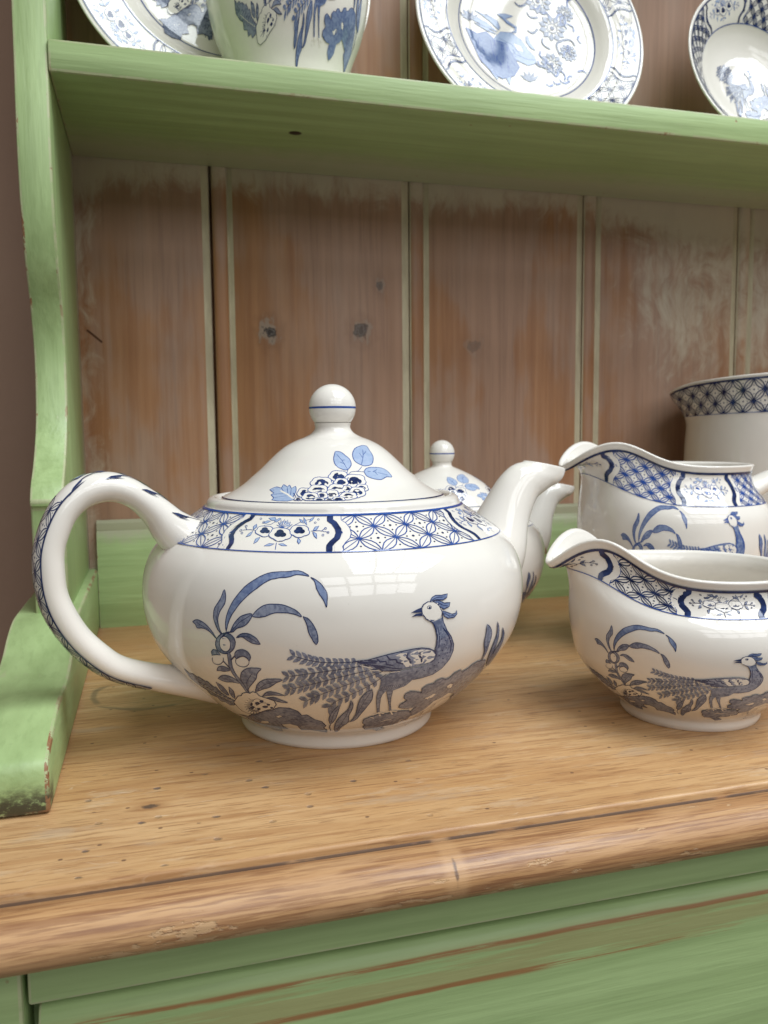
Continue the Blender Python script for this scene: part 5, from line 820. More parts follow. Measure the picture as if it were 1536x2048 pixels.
MOTIF_FLOWER = """
Sm25:-371,1285 -377,1316
Fl:-420,1299 -405,1311 -383,1310 -397,1300
Sm20:-420,1299 -405,1311 -383,1310 -397,1300 -420,1299
Fl:-332,1302 -350,1312 -368,1310 -351,1302
Sm20:-332,1302 -350,1312 -368,1310 -351,1302 -332,1302
Sm20:-469,1397 -440,1403 -409,1435
Sm20:-333,1400 -300,1422 -257,1434
Fl:-486,1407 -468,1421 -450,1419 -464,1407
Sm18:-486,1407 -468,1421 -450,1419 -464,1407 -486,1407
Fl:-470,1434 -439,1439 -424,1423 -446,1422
Sm18:-470,1434 -439,1439 -424,1423 -446,1422 -470,1434
Fl:-433,1420 -415,1435 -404,1431 -420,1414
Sm18:-433,1420 -415,1435 -404,1431 -420,1414 -433,1420
Fl:-318,1433 -306,1416 -292,1411 -304,1427
Sm18:-318,1433 -306,1416 -292,1411 -304,1427 -318,1433
Fl:-300,1441 -286,1425 -275,1400 -291,1416
Sm18:-300,1441 -286,1425 -275,1400 -291,1416 -300,1441
Fl:-269,1417 -256,1427 -249,1444 -265,1433
Sm18:-269,1417 -256,1427 -249,1444 -265,1433 -269,1417
Sm18:-502,1429 -502,1426 -504,1425 -509,1426 -513,1429 -514,1432 -511,1434 -506,1432 -502,1429
Sm18:-477,1413 -476,1410 -479,1408 -483,1409 -486,1412 -487,1415 -484,1417 -480,1416 -477,1413
Sm18:-237,1414 -238,1411 -241,1410 -244,1411 -246,1414 -245,1417 -242,1418 -239,1417 -237,1414
Sm18:-225,1430 -226,1427 -229,1426 -232,1427 -234,1430 -233,1433 -230,1434 -227,1433 -225,1430
Fc:-377,1383 -399,1395 -414,1401 -384,1395 -360,1384
Sm22:-377,1383 -399,1395 -414,1401 -384,1395 -360,1384 -377,1383
Sl40:-383,1393 -402,1398
Fc:-377,1383 -398,1402 -412,1415 -382,1402 -360,1384
Sm22:-377,1383 -398,1402 -412,1415 -382,1402 -360,1384 -377,1383
Sl40:-382,1397 -401,1409
Fc:-377,1383 -394,1407 -403,1425 -378,1407 -360,1384
Sm22:-377,1383 -394,1407 -403,1425 -378,1407 -360,1384 -377,1383
Sl40:-379,1399 -394,1416
Fc:-377,1383 -387,1408 -388,1429 -371,1409 -360,1384
Sm22:-377,1383 -387,1408 -388,1429 -371,1409 -360,1384 -377,1383
Sl40:-375,1401 -383,1419
Fc:-377,1383 -378,1407 -370,1426 -362,1407 -360,1384
Sm22:-377,1383 -378,1407 -370,1426 -362,1407 -360,1384 -377,1383
Sl40:-370,1400 -370,1417
Fc:-377,1383 -370,1403 -353,1417 -354,1403 -360,1384
Sm22:-377,1383 -370,1403 -353,1417 -354,1403 -360,1384 -377,1383
Sl40:-365,1397 -358,1410
Fc:-377,1383 -363,1396 -340,1404 -347,1397 -360,1384
Sm22:-377,1383 -363,1396 -340,1404 -347,1397 -360,1384 -377,1383
Sl40:-361,1393 -347,1400
Fc:-410,1369 -406,1365 -405,1360 -406,1356 -410,1352 -415,1350 -421,1349 -424,1346 -429,1343 -435,1341 -443,1341 -450,1343 -457,1346 -464,1349 -470,1351 -478,1354 -485,1357 -490,1362 -493,1366 -493,1371 -491,1374 -491,1378 -492,1383 -490,1387 -486,1390 -479,1392 -471,1393 -463,1392 -456,1391 -448,1392 -440,1392 -432,1390 -425,1386 -420,1382 -417,1377 -415,1373
Sm30:-410,1369 -406,1365 -405,1360 -406,1356 -410,1352 -415,1350 -421,1349 -424,1346 -429,1343 -435,1341 -443,1341 -450,1343 -457,1346 -464,1349 -470,1351 -478,1354 -485,1357 -490,1362 -493,1366 -493,1371 -491,1374 -491,1378 -492,1383 -490,1387 -486,1390 -479,1392 -471,1393 -463,1392 -456,1391 -448,1392 -440,1392 -432,1390 -425,1386 -420,1382 -417,1377 -415,1373 -410,1369
Fn:-429,1371 -427,1369 -426,1366 -426,1363 -427,1361 -430,1359 -433,1358 -437,1358 -441,1359 -445,1360 -447,1358 -451,1357 -455,1357 -459,1358 -463,1359 -467,1362 -470,1364 -472,1367 -473,1370 -472,1372 -470,1374 -468,1375 -470,1378 -470,1381 -469,1383 -467,1385 -464,1386 -460,1387 -456,1387 -451,1386 -447,1384 -443,1381 -441,1379 -440,1376 -436,1375 -432,1374
Fc:-260,1372 -258,1366 -258,1361 -260,1356 -265,1353 -271,1350 -277,1349 -282,1345 -287,1342 -294,1341 -301,1341 -308,1343 -315,1347 -320,1351 -326,1353 -333,1356 -339,1360 -343,1365 -345,1371 -344,1376 -341,1380 -340,1385 -339,1390 -337,1394 -332,1398 -325,1400 -316,1400 -308,1399 -301,1398 -293,1399 -285,1398 -278,1395 -271,1391 -267,1386 -265,1381 -265,1376
Sm30:-260,1372 -258,1366 -258,1361 -260,1356 -265,1353 -271,1350 -277,1349 -282,1345 -287,1342 -294,1341 -301,1341 -308,1343 -315,1347 -320,1351 -326,1353 -333,1356 -339,1360 -343,1365 -345,1371 -344,1376 -341,1380 -340,1385 -339,1390 -337,1394 -332,1398 -325,1400 -316,1400 -308,1399 -301,1398 -293,1399 -285,1398 -278,1395 -271,1391 -267,1386 -265,1381 -265,1376 -260,1372
Fn:-279,1374 -278,1371 -277,1368 -278,1365 -280,1362 -284,1360 -287,1359 -291,1359 -295,1360 -299,1361 -301,1360 -305,1359 -309,1359 -313,1360 -317,1362 -320,1364 -323,1367 -324,1371 -324,1374 -323,1376 -320,1379 -318,1380 -319,1383 -318,1386 -317,1389 -315,1391 -311,1392 -307,1393 -302,1392 -298,1391 -294,1389 -291,1386 -290,1383 -289,1380 -285,1379 -282,1377
Fc:-332,1355 -328,1350 -328,1344 -329,1339 -334,1335 -340,1332 -347,1330 -351,1326 -356,1323 -364,1322 -372,1322 -380,1324 -387,1327 -394,1332 -401,1334 -409,1338 -416,1342 -421,1347 -424,1353 -424,1359 -421,1363 -420,1368 -421,1374 -419,1379 -413,1383 -406,1385 -397,1386 -388,1385 -380,1384 -371,1384 -362,1383 -354,1381 -346,1377 -341,1371 -338,1366 -337,1360
Sm30:-332,1355 -328,1350 -328,1344 -329,1339 -334,1335 -340,1332 -347,1330 -351,1326 -356,1323 -364,1322 -372,1322 -380,1324 -387,1327 -394,1332 -401,1334 -409,1338 -416,1342 -421,1347 -424,1353 -424,1359 -421,1363 -420,1368 -421,1374 -419,1379 -413,1383 -406,1385 -397,1386 -388,1385 -380,1384 -371,1384 -362,1383 -354,1381 -346,1377 -341,1371 -338,1366 -337,1360 -332,1355
Fn:-353,1358 -350,1354 -350,1351 -350,1348 -352,1345 -355,1343 -359,1342 -363,1341 -368,1342 -372,1343 -374,1342 -378,1341 -383,1341 -387,1342 -392,1344 -396,1346 -399,1350 -401,1353 -401,1356 -400,1359 -398,1362 -396,1364 -397,1367 -397,1370 -396,1373 -393,1375 -390,1377 -385,1378 -380,1377 -375,1376 -371,1373 -367,1370 -365,1367 -364,1364 -360,1363 -356,1361
Fc:-398,1336 -374,1321 -354,1327 -370,1334
Sm20:-492,1370 -523,1373 -564,1368
Sm20:-538,1371 -555,1385
Sm20:-254,1372 -220,1374 -180,1366
Sm20:-211,1371 -194,1389
Fl:-507,1373 -518,1389 -510,1401 -499,1387
Sm22:-507,1373 -518,1389 -510,1401 -499,1387 -507,1373
Fl:-504,1366 -515,1354 -519,1337 -503,1344
Sm22:-504,1366 -515,1354 -519,1337 -503,1344 -504,1366
Fl:-455,1339 -470,1330 -466,1307 -456,1318
Sm22:-455,1339 -470,1330 -466,1307 -456,1318 -455,1339
Fl:-245,1374 -239,1392 -223,1396 -232,1377
Sm22:-245,1374 -239,1392 -223,1396 -232,1377 -245,1374
Fl:-246,1368 -237,1348 -225,1335 -230,1359
Sm22:-246,1368 -237,1348 -225,1335 -230,1359 -246,1368
Fl:-298,1339 -298,1322 -289,1310 -285,1324
Sm22:-298,1339 -298,1322 -289,1310 -285,1324 -298,1339
Sm18:-560,1366 -559,1363 -562,1362 -567,1363 -571,1366 -572,1369 -569,1371 -564,1370 -560,1366
Sm18:-545,1354 -544,1351 -547,1350 -551,1351 -555,1354 -556,1357 -554,1359 -549,1358 -545,1354
Sm18:-549,1389 -548,1385 -551,1384 -556,1385 -561,1388 -562,1392 -559,1393 -554,1392 -549,1389
Sm18:-190,1384 -191,1381 -194,1379 -197,1381 -199,1384 -198,1388 -194,1389 -191,1388 -190,1384
Sm18:-179,1364 -180,1361 -183,1360 -186,1361 -188,1364 -187,1368 -184,1369 -180,1368 -179,1364
Sm18:-199,1352 -200,1349 -203,1348 -206,1349 -207,1352 -206,1356 -203,1357 -200,1356 -199,1352
"""
MOTIF_BIRD = """
Fw:-198,-21 -285,8 -351,40 -405,95 -338,68 -263,32
Sk35:-198,-21 -285,8 -351,40 -405,95 -338,68 -263,32 -198,-21
Fw:-187,-9 -241,46 -288,81 -335,105 -248,76 -183,28
Sk35:-187,-9 -241,46 -288,81 -335,105 -248,76 -183,28 -187,-9
Fw:-205,-38 -268,-20 -343,21 -266,1
Sk35:-205,-38 -268,-20 -343,21 -266,1 -205,-38
Fw:-176,3 -202,41 -266,94 -190,53
Sk35:-176,3 -202,41 -266,94 -190,53 -176,3
Fw:-235,-78 -178,-18 -107,-14 -50,-53 -7,-120 29,-157 35,-198 -19,-221 -87,-198 -155,-176 -202,-146 -263,-154 -304,-169
Sk35:-235,-78 -178,-18 -107,-14 -50,-53 -7,-120 29,-157 35,-198 -19,-221 -87,-198 -155,-176 -202,-146 -263,-154 -304,-169 -235,-78
Fw:-107,-14 -79,6 -82,26 -130,51 -162,78 -185,101 -134,108 -84,100 -137,76 -109,54 -67,29 -74,-9
Sk35:-107,-14 -79,6 -82,26 -130,51 -162,78 -185,101 -134,108 -84,100 -137,76 -109,54 -67,29 -74,-9 -107,-14
Sk90:-185,101 -152,79 -130,49 -82,26 -77,1
Fc:-104,-81 -55,-95 -40,-135 -80,-130
Sk35:-104,-81 -55,-95 -40,-135 -80,-130 -104,-81
Sk60:-161,-141 -103,-154 -24,-180 27,-178
Sk60:-193,-62 -116,-93 -63,-159
Sk50:-218,-107 -141,-138 -86,-182
Fw:-17,-27 -1,-25 9,-66 40,-114 6,-98 -16,-64
Sk35:-17,-27 -1,-25 9,-66 40,-114 6,-98 -16,-64 -17,-27
Fw:-264,-164 -204,-167 -159,-212 -138,-292 -157,-366 -188,-288 -229,-211
Sk35:-264,-164 -204,-167 -159,-212 -138,-292 -157,-366 -188,-288 -229,-211 -264,-164
Fw:-284,-167 -251,-224 -218,-291 -234,-344 -268,-298
Sk35:-284,-167 -251,-224 -218,-291 -234,-344 -268,-298 -284,-167
"""


def mat_counter():
    t = NT('scrubbed_pine_top')
    wob = t.noise((3, 9, 3), detail=3, out='Color')
    p = t.vec('ADD', t.pos, t.vec('MULTIPLY', t.vec('SUBTRACT', wob, (.5, .5, .5)), (.0, .012, .0)))
    g1 = t.noise((18, 210, 210), p, detail=6, rough=.66)
    g2 = t.noise((60, 900, 900), p, detail=3)
    big = t.noise((9, 24, 24), detail=5)
    c = t.mix(t.step(big, .3, .7), (.61, .385, .190), (.51, .285, .118))
    ring_ = t.noise((7, 120, 120), p, detail=7, rough=.68)
    c = t.mix(t.step(ring_, .47, .56, 0, .4), c, (.41, .215, .09))
    c = t.mix(t.step(g1, .50, .60, 0, .4), c, (.40, .200, .080))
    g3 = t.noise((34, 560, 560), p, detail=5, rough=.7)
    c = t.mix(t.step(g3, .52, .60, 0, .5), c, (.33, .155, .06))
    c = t.mix(t.step(g2, .56, .66, 0, .6), c, (.25, .12, .05))
    pale = t.step(t.noise((34, 150, 150), t.vec('ADD', p, (1, 0, 0)), detail=7, rough=.7), .54, .62)
    c = t.mix(t.math('MULTIPLY', pale, t.step(t.noise(18, detail=3), .42, .6, 0, .4)), c, (.64, .47, .30))
    grey = t.step(t.noise((20, 60, 60), t.vec('ADD', t.pos, (3, 1, 0)), detail=6, rough=.65), .56, .68, 0, .35)
    c = t.mix(grey, c, (.42, .34, .26))
    o = t.xyz()
    # redder toward the back
    c = t.mix(t.step(o[1], .36, .47, 0, .5), c, (.40, .17, .07))
    # old pin holes and dents, mostly toward the front left
    v = t.voronoi((62, 84, 1), dim='2D')
    sp = t.math('MULTIPLY', t.step(t.math('ADD', v['Distance'], t.math('MULTIPLY', t.noise(500, detail=2), .12)), .150, .09), t.step(t.xyz(v['Color'])[0], .55, .60))
    reg = t.math('MULTIPLY', t.step(o[1], .285, .26), t.step(o[0], .12, .05))
    reg = t.math('MULTIPLY', t.math('ADD', reg, .12, clamp=True), t.step(o[1], .2092, .2105))
    sp = t.math('MULTIPLY', sp, reg)
    c = t.mix(t.math('MULTIPLY', sp, t.step(t.xyz(v['Color'])[1], .1, .9, .3, .85)), c, (.12, .09, .085))
    v2 = t.voronoi((150, 190, 1), dim='2D')
    sp2 = t.math('MULTIPLY', t.math('MULTIPLY', t.step(v2['Distance'], .12, .07), t.step(t.xyz(v2['Color'])[1], .93, .95)), .8)
    c = t.mix(sp2, c, (.12, .06, .035))
    # a small knot and a dark ring stain
    for kx, ky, rx, ry in ((-.0039, .2463, .0034, .0020),):
        d = t.vec('LENGTH', t.vec('MULTIPLY', t.vec('SUBTRACT', t.pos, (kx, ky, 0)), (1/rx, 1/ry, 0)), (0, 0, 0))
        d = t.math('ADD', d, t.math('MULTIPLY', t.noise(600, detail=2), .6))
        c = t.mix(t.step(d, 2.6, .9, 0, .55), c, (.30, .13, .045))
        c = t.mix(t.step(d, 1.25, .7, 0, .9), c, (.09, .06, .045))
    d = t.vec('LENGTH', t.vec('MULTIPLY', t.vec('SUBTRACT', t.pos, (-.004, .362, 0)), (1, 1, 0)), (0, 0, 0))
    d = t.math('ADD', d, t.math('MULTIPLY', t.math('SUBTRACT', t.noise(60, detail=3), .5), .006))
    ring = t.step(t.math('ABSOLUTE', t.math('SUBTRACT', d, .0235)), .0022, .0004)
    ring = t.math('MULTIPLY', ring, t.step(t.noise(55, detail=2), .40, .55))
    c = t.mix(t.math('MULTIPLY', ring, .55), c, (.085, .075, .055))
    # pale scratches
    sc = t.noise((90, 1300, 1), t.vec('ADD', t.pos, t.vec('MULTIPLY', t.noise(25, out='Color'), (.03, .03, 0))), detail=1)
    c = t.mix(t.math('MULTIPLY', t.step(sc, .70, .77), .4), c, (.74, .60, .44))
    sc2 = t.noise((700, 60, 1), t.vec('ADD', t.pos, t.vec('MULTIPLY', t.noise(30, out='Color'), (.04, .04, 0))), detail=1)
    c = t.mix(t.math('MULTIPLY', t.step(sc2, .76, .82), .4), c, (.74, .60, .44))
    b = t.bump(g2, .35, .0003)
    b = t.bump(t.math('SUBTRACT', 1.0, sp), .6, .0006, b)
    b = t.bump(g1, .25, .0006, b)
    return t.done(c, t.step(big, .3, .7, .34, .46), b, .45)


def mat_moulding():
    t = NT('varnished_pine_edge')
    wob = t.noise((4, 10, 10), detail=3, out='Color')
    p = t.vec('ADD', t.pos, t.vec('MULTIPLY', t.vec('SUBTRACT', wob, (.5, .5, .5)), (.0, .006, .006)))
    g1 = t.noise((9, 300, 300), p, detail=6, rough=.65)
    g2 = t.noise((50, 1100, 1100), p, detail=3)
    c = t.mix(t.step(g1, .35, .68), (.53, .305, .140), (.39, .195, .078))
    c = t.mix(t.math('MULTIPLY', t.step(g2, .50, .62), .6), c, (.22, .095, .04))
    g3 = t.noise((16, 480, 480), p, detail=5, rough=.7)
    c = t.mix(t.math('MULTIPLY', t.step(g3, .50, .58), .6), c, (.23, .095, .038))
    rub = t.noise((16, 70, 70), detail=6, rough=.62)
    c = t.mix(t.math('MULTIPLY', t.step(rub, .55, .68), .55), c, (.56, .33, .16))
    o = t.xyz()
    # varnish worn right off in flakes along the lower curve
    low = t.step(o[2], -.006, -.012)
    ch = t.step(t.math('ADD', t.noise((60, 210, 210), detail=5, rough=.65), t.math('MULTIPLY', low, .11)), .655, .68)
    c = t.mix(t.math('MULTIPLY', ch, .7), c, (.60, .39, .21))
    # dark broken line along the quirk behind the nosing
    q = t.step(t.math('ABSOLUTE', t.math('SUBTRACT', o[1], .2063)), .0011, .0004)
    q = t.math('MULTIPLY', q, t.step(t.noise((70, 300, 70), detail=3), .25, .45))
    c = t.mix(t.math('MULTIPLY', q, .9), c, (.07, .045, .035))
    # knot across the nosing
    d = t.vec('LENGTH', t.vec('MULTIPLY', t.vec('SUBTRACT', t.pos, (.0735, .1955, -.006)), (1/.0030, 1/.02, 1/.009)), (0, 0, 0))
    d = t.math('ADD', d, t.math('MULTIPLY', t.noise(300, detail=3), .5))
    c = t.mix(t.step(d, 1.7, .9, 0, .5), c, (.56, .33, .16))
    d2 = t.vec('LENGTH', t.vec('MULTIPLY', t.vec('SUBTRACT', t.pos, (.0735, .1945, -.005)), (1/.0009, 1/.02, 1/.0045)), (0, 0, 0))
    c = t.mix(t.step(t.math('ADD', d2, t.math('MULTIPLY', t.noise(500, detail=3), .9)), 1.2, .6, 0, .75), c, (.07, .035, .025))
    b = t.bump(g2, .4, .0003)
    b = t.bump(g1, .35, .0008, b)
    b = t.bump(t.math('SUBTRACT', 1.0, ch), .5, .0006, b)
    return t.done(c, t.step(rub, .4, .65, .36, .58), b, .5)


def mat_boards(name, cream):
    """stained matchboarding with scrubbed-back cream paint; cream=True for the paint left in the quirks"""
    t = NT(name)
    o = t.xyz()
    wob = t.noise((12, 12, 3), detail=3, out='Color')
    p = t.vec('ADD', t.pos, t.vec('MULTIPLY', t.vec('SUBTRACT', wob, (.5, .5, .5)), (.006, .0, .0)))
    g1 = t.noise((170, 170, 5), p, detail=5, rough=.6)
    g2 = t.noise((600, 600, 16), p, detail=3)
    blot = t.noise((17, 17, 7), detail=4)
    fine = t.noise((130, 130, 30), detail=5, rough=.65)
    if cream:
        c = t.mix(t.step(fine, .3, .7), (.62, .56, .39), (.47, .41, .28))
        c = t.mix(t.step(g1, .55, .75, 0, .55), c, (.19, .13, .09))
        return t.done(c, .55, t.bump(fine, .4, .0006), .35)
    c = t.mix(t.step(g1, .3, .7), (.42, .250, .165), (.345, .200, .128))
    c = t.mix(t.math('MULTIPLY', t.step(g2, .52, .66), .3), c, (.22, .125, .085))
    # bare orange stain showing in the middle of the boards
    mid = t.step(o[2], .215, .17)
    orange = t.step(t.math('ADD', t.math('ADD', blot, t.math('MULTIPLY', g1, .25)), t.math('MULTIPLY', mid, .07)), .655, .76)
    c = t.mix(t.math('MULTIPLY', orange, .75), c, t.mix(t.step(g1, .3, .7), (.44, .21, .085), (.32, .135, .050)))
    # thin scrubbed paint: a haze, thicker at the top under the shelf and on the right-hand boards
    top = t.step(o[2], .236, .268)
    hi = t.step(o[2], .285, .279)
    right = t.math('MULTIPLY', t.step(o[0], .27, .36), t.step(o[2], .10, .19))
    left = t.step(o[0], -.012, -.036)
    k = t.math('ADD', t.math('MULTIPLY', top, .40), t.math('ADD', t.math('MULTIPLY', right, .27), t.math('MULTIPLY', left, .20)))
    streak = t.noise((80, 80, 38), t.vec('ADD', t.pos, t.vec('MULTIPLY', t.noise(13, detail=3, out='Color'), (.10, 0, .12))), detail=8, rough=.72)
    paint = t.step(t.math('ADD', t.math('ADD', t.math('MULTIPLY', fine, .35), t.math('MULTIPLY', streak, .65)), t.math('MULTIPLY', k, hi)), .60, .90)
    c = t.mix(t.math('MULTIPLY', paint, .85), c, (.62, .55, .42))
    haze = t.step(t.noise((34, 34, 8), detail=4), .45, .75, 0, .28)
    c = t.mix(haze, c, (.47, .38, .32))
    # knots: two filled, one small, one pale
    for kx, kz, rx, rz, dk in ((.0711, .1720, .0055, .0068, 1.0), (.1273, .1734, .0062, .0060, .8), (.1398, .2011, .0026, .0045, .6), (.2018, .1661, .0055, .0060, .35)):
        d = t.vec('LENGTH', t.vec('MULTIPLY', t.vec('SUBTRACT', t.pos, (kx, 0, kz)), (1/rx, 0, 1/rz)), (0, 0, 0))
        d = t.math('ADD', d, t.math('MULTIPLY', t.math('SUBTRACT', t.noise((240, 240, 150), detail=4), .5), 2.2))
        c = t.mix(t.step(d, 2.4, .8, 0, .30*dk+.05), c, (.16, .075, .04))
        c = t.mix(t.math('MULTIPLY', t.step(d, 1.35, .95), t.step(fine, .42, .55, 0, .6*dk)), c, (.36, .32, .27))
        c = t.mix(t.step(d, .85, .55, 0, .95*dk), c, (.035, .027, .025))
        rr = t.step(t.math('ABSOLUTE', t.math('SUBTRACT', d, .42)), .12, .04)
        c = t.mix(t.math('MULTIPLY', rr, .45*dk), c, (.25, .22, .2))
    # a short curved gouge
    d = t.vec('LENGTH', t.vec('MULTIPLY', t.vec('SUBTRACT', t.pos, (-.0285, 0, .167)), (1/.0055, 0, 1/.0055)), (0, 0, 0))
    s = t.math('ADD', t.math('SUBTRACT', o[2], .167), t.math('MULTIPLY', t.math('ADD', o[0], .0285), .85))
    gouge = t.math('MULTIPLY', t.step(t.math('ABSOLUTE', s), .0011, .0005), t.step(d, 1.05, .85))
    c = t.mix(gouge, c, (.10, .04, .02))
    b = t.bump(g1, .3, .0006)
    b = t.bump(paint, .3, .0003, b)
    return t.done(c, .46, b, .4)


def mat_wall():
    t = NT('brown_wall_paint')
    c = t.mix(t.step(t.noise((9, 9, 3), detail=3), .3, .7), (.42, .275, .20), (.36, .23, .165))
    return t.done(c, .7, t.bump(t.noise(120, detail=5), .5, .001), .3)


M_COUNTER, M_MOULD = mat_counter(), mat_moulding()
M_BOARD, M_QUIRK = mat_boards('stained_boards', False), mat_boards('cream_quirk_paint', True)
M_WALL = mat_wall()


def foot_wear(t, st, st2, n):
    o = t.xyz()
    dg = t.noise((260, 60, 420), t.vec('ADD', t.pos, (0, 0, 0)), detail=5, rough=.7)
    low = t.step(t.math('ADD', o[2], t.math('MULTIPLY', dg, -.010)), .0060, -.0015)
    front = t.step(o[1], .262, .254)
    grime = t.math('MULTIPLY', t.math('MULTIPLY', low, front), t.step(dg, .30, .5))
    dents = t.math('MULTIPLY', t.step(t.voronoi((75, 75, 75))['Distance'], .16, .09), t.step(t.noise(28, detail=1), .70, .75))
    return [(t.math('MULTIPLY', grime, .93), (.045, .035, .025)), (t.math('MULTIPLY', dents, .8), (.05, .055, .035))]


def shelf_wear(t, st, st2, n):
    o = t.xyz()
    under = t.math('MULTIPLY', t.step(o[2], .2665, .2655), t.step(t.math('ADD', o[1], t.math('MULTIPLY', t.math('ADD', n, t.noise((8, 40, 8), detail=4)), .028)), .474, .512))
    d = t.vec('LENGTH', t.vec('MULTIPLY', t.vec('SUBTRACT', t.pos, (.077, .434, .2647)), (1/.0034, 1/.0028, 0)), (0, 0, 0))
    return [(t.math('MULTIPLY', under, .75), (.50, .51, .37)), (t.step(d, 1.15, .8), (.03, .025, .015))]


def rail_wear(t, st, st2, n):
    o = t.xyz()
    top = t.step(t.math('ADD', o[2], t.math('MULTIPLY', n, .016)), .0545, .0655)
    return [(t.math('MULTIPLY', top, .8), (.42, .39, .29))]


def drawer_wear(t, st, st2, n):
    o = t.xyz()
    wz = t.math('ADD', o[2], t.math('MULTIPLY', t.math('SUBTRACT', t.noise((7, 7, 7), detail=3), .5), .006))
    l1 = t.step(t.math('ABSOLUTE', t.math('ADD', wz, .0382)), .0012, .0003)
    l2 = t.step(t.math('ABSOLUTE', t.math('ADD', wz, .0478)), .0017, .0003)
    mid = t.math('MULTIPLY', t.step(wz, -.050, -.0465), t.step(wz, -.0355, -.039))
    w = t.math('MAXIMUM', t.math('MAXIMUM', l1, l2), t.math('MULTIPLY', mid, .42))
    w = t.math('MULTIPLY', w, t.step(t.math('ADD', t.math('MULTIPLY', st2, .6), t.math('MULTIPLY', t.noise((30, 30, 900), detail=5, rough=.7), .4)), .44, .53))
    return [(t.math('MULTIPLY', w, .92), t.mix(st2, (.36, .165, .060), (.24, .095, .032)))]


def upright_wear(t, st, st2, n):
    o = t.xyz()
    back = t.step(t.math('ADD', o[1], t.math('MULTIPLY', n, .02)), .488, .505)
    return [(t.math('MULTIPLY', back, .8), (.45, .42, .32))]


M_SHELF = mat_green('green_paint_shelf', 'x', .35, worn=shelf_wear)
M_UPRIGHT = mat_green('green_paint_upright', 'z', .45, worn=upright_wear)
M_FOOT = mat_green('green_paint_foot', 'd', .8, worn=foot_wear)
M_RAIL = mat_green('green_paint_rail', 'x', .3, worn=rail_wear)
M_APRON = mat_green('green_paint_apron', 'x', .2)
M_DRAWER = mat_green('green_paint_drawer', 'x', .55, worn=drawer_wear)

# ------------------------------------------------------------------ the wall beside the dresser
wv, wf = [], []
xs = np.linspace(-.9, .9, 61)
for i, x in enumerate(xs):
    y = .56+.006*math.sin(x*38)
    wv += [(x, y, -.6), (x, y, 1.0)]
for i in range(len(xs)-1): wf.append((2*i, 2*i+2, 2*i+3, 2*i+1))
wall = mesh_obj('wall', wv, wf, M_WALL)
tag(wall, kind='structure')

# ------------------------------------------------------------------ dresser
YB, YS, ZS, ZS2 = .4992, .3882, .2782, .2647
XL, XR = -.0363, .72
dresser = empty('dresser', (0, .35, 0))
tag(dresser, 'green painted pine dresser with scrubbed wooden top and stripped board back', 'dresser')


def dpart(o):
    o.parent = dresser
    o.matrix_parent_inverse = Matrix.Translation((0, -.35, 0))
    return o


# back boards, each with a bead and a paint-filled quirk
edges = [XL-.02, .0381, .1592, .2800, .4010, .5220, .6430, .70]
for i in range(len(edges)-1):
    x0, x1 = edges[i], edges[i+1]
    prof, mats = [], []
    def add(x, y, mt=0):
        prof.append((x, y)); mats.append(mt)
    gap = .0009 if i == 1 else .0003
    add(x0+gap, YB+.012, 0)
    add(x0+gap, YB+.0012, 1)
    for k in range(7):
        a = math.pi*k/6
        add(x0+.0051-.0041*math.cos(a), YB+.0008-.0014*math.sin(a), 1 if k == 6 else 0)
    add(x0+.0098, YB+.0018, 1)
    add(x0+.0110, YB+.0016, 1)
    add(x0+.0126, YB, 0)
    add(x1-.0052, YB, 1)
    add(x1-.0016, YB+.0006, 1)
    gap = .0007 if i == 0 else .0003
    add(x1-gap, YB+.0016, 0)
    add(x1-gap, YB+.012, 0)
    b = extrude_profile('back_board', prof, -.01, .60, 'z', [M_BOARD, M_QUIRK], None, fmat=mats, angle=50)
    dpart(b)
# unseen backing sheet behind the boards, there to keep light out of the joints
dpart(bevel_box('joint_light_block', (-.05, YB+.0125, -.02), (.70, YB+.022, .60), M_BOARD, None, .001))

# skirting rail at the foot of the boards
dpart(extrude_profile('back_rail', [(YB-.001, -.002), (YB-.0060, -.002), (YB-.0060, .0520), (YB-.0045, .0545), (YB-.0030, .0560), (YB-.0030, .0605), (YB-.001, .0625)], XL+.0045, .70, 'x', M_RAIL, None, bev=.0005))

# plate shelf
sh = extrude_profile('plate_shelf', [(YB-.0005, ZS2), (YS, ZS2), (YS, ZS), (YB-.0005, ZS)], XL, .70, 'x', M_SHELF, None, bev=.0012)
dpart(sh)

dpart(extrude_profile('plate_shelf', [(YB-.0005, .520), (YS+.006, .520), (YS+.006, .5335), (YB-.0005, .5335)], XL, .70, 'x', M_SHELF, None, bev=.0012))  # unseen upper shelf, added to keep overhead light off the plates

# shaped upright
up = catmull([(.3955, .60), (.394, .40), (.3915, .31), (.390, .276), (.3882, .258), (.3865, .239), (.3868, .221), (.389, .2035), (.3945, .186), (.4035, .1705), (.4088, .155), (.4094, .140), (.4036, .117), (.3895, .100), (.376, .0893), (.3716, .0832)], 6)
prof = [tuple(p) for p in up]+[(.3722, .0812), (.3742, .0802), (.3742, .0335), (.53, .0335), (.53, .60)]
dpart(extrude_profile('side_panel', prof, -.0500, XL, 'x', M_UPRIGHT, None, bev=.0011, angle=30))

# sledge foot under the upright
ft = catmull([(.2490, .004), (.2488, .010), (.2502, .0152), (.2550, .0176), (.2613, .0190), (.2734, .0212), (.2835, .0226), (.2960, .0222), (.3100, .0218), (.3230, .0228), (.3370, .0262), (.3500, .0312), (.3640, .0345), (.3800, .0350)], 5)
prof = [(.2494, .0004)]+[tuple(p) for p in ft]+[(.51, .0340), (.51, .0004)]
dpart(extrude_profile('side_foot', prof, -.0580, -.0319, 'x', M_FOOT, None, bev=.0012, angle=30))

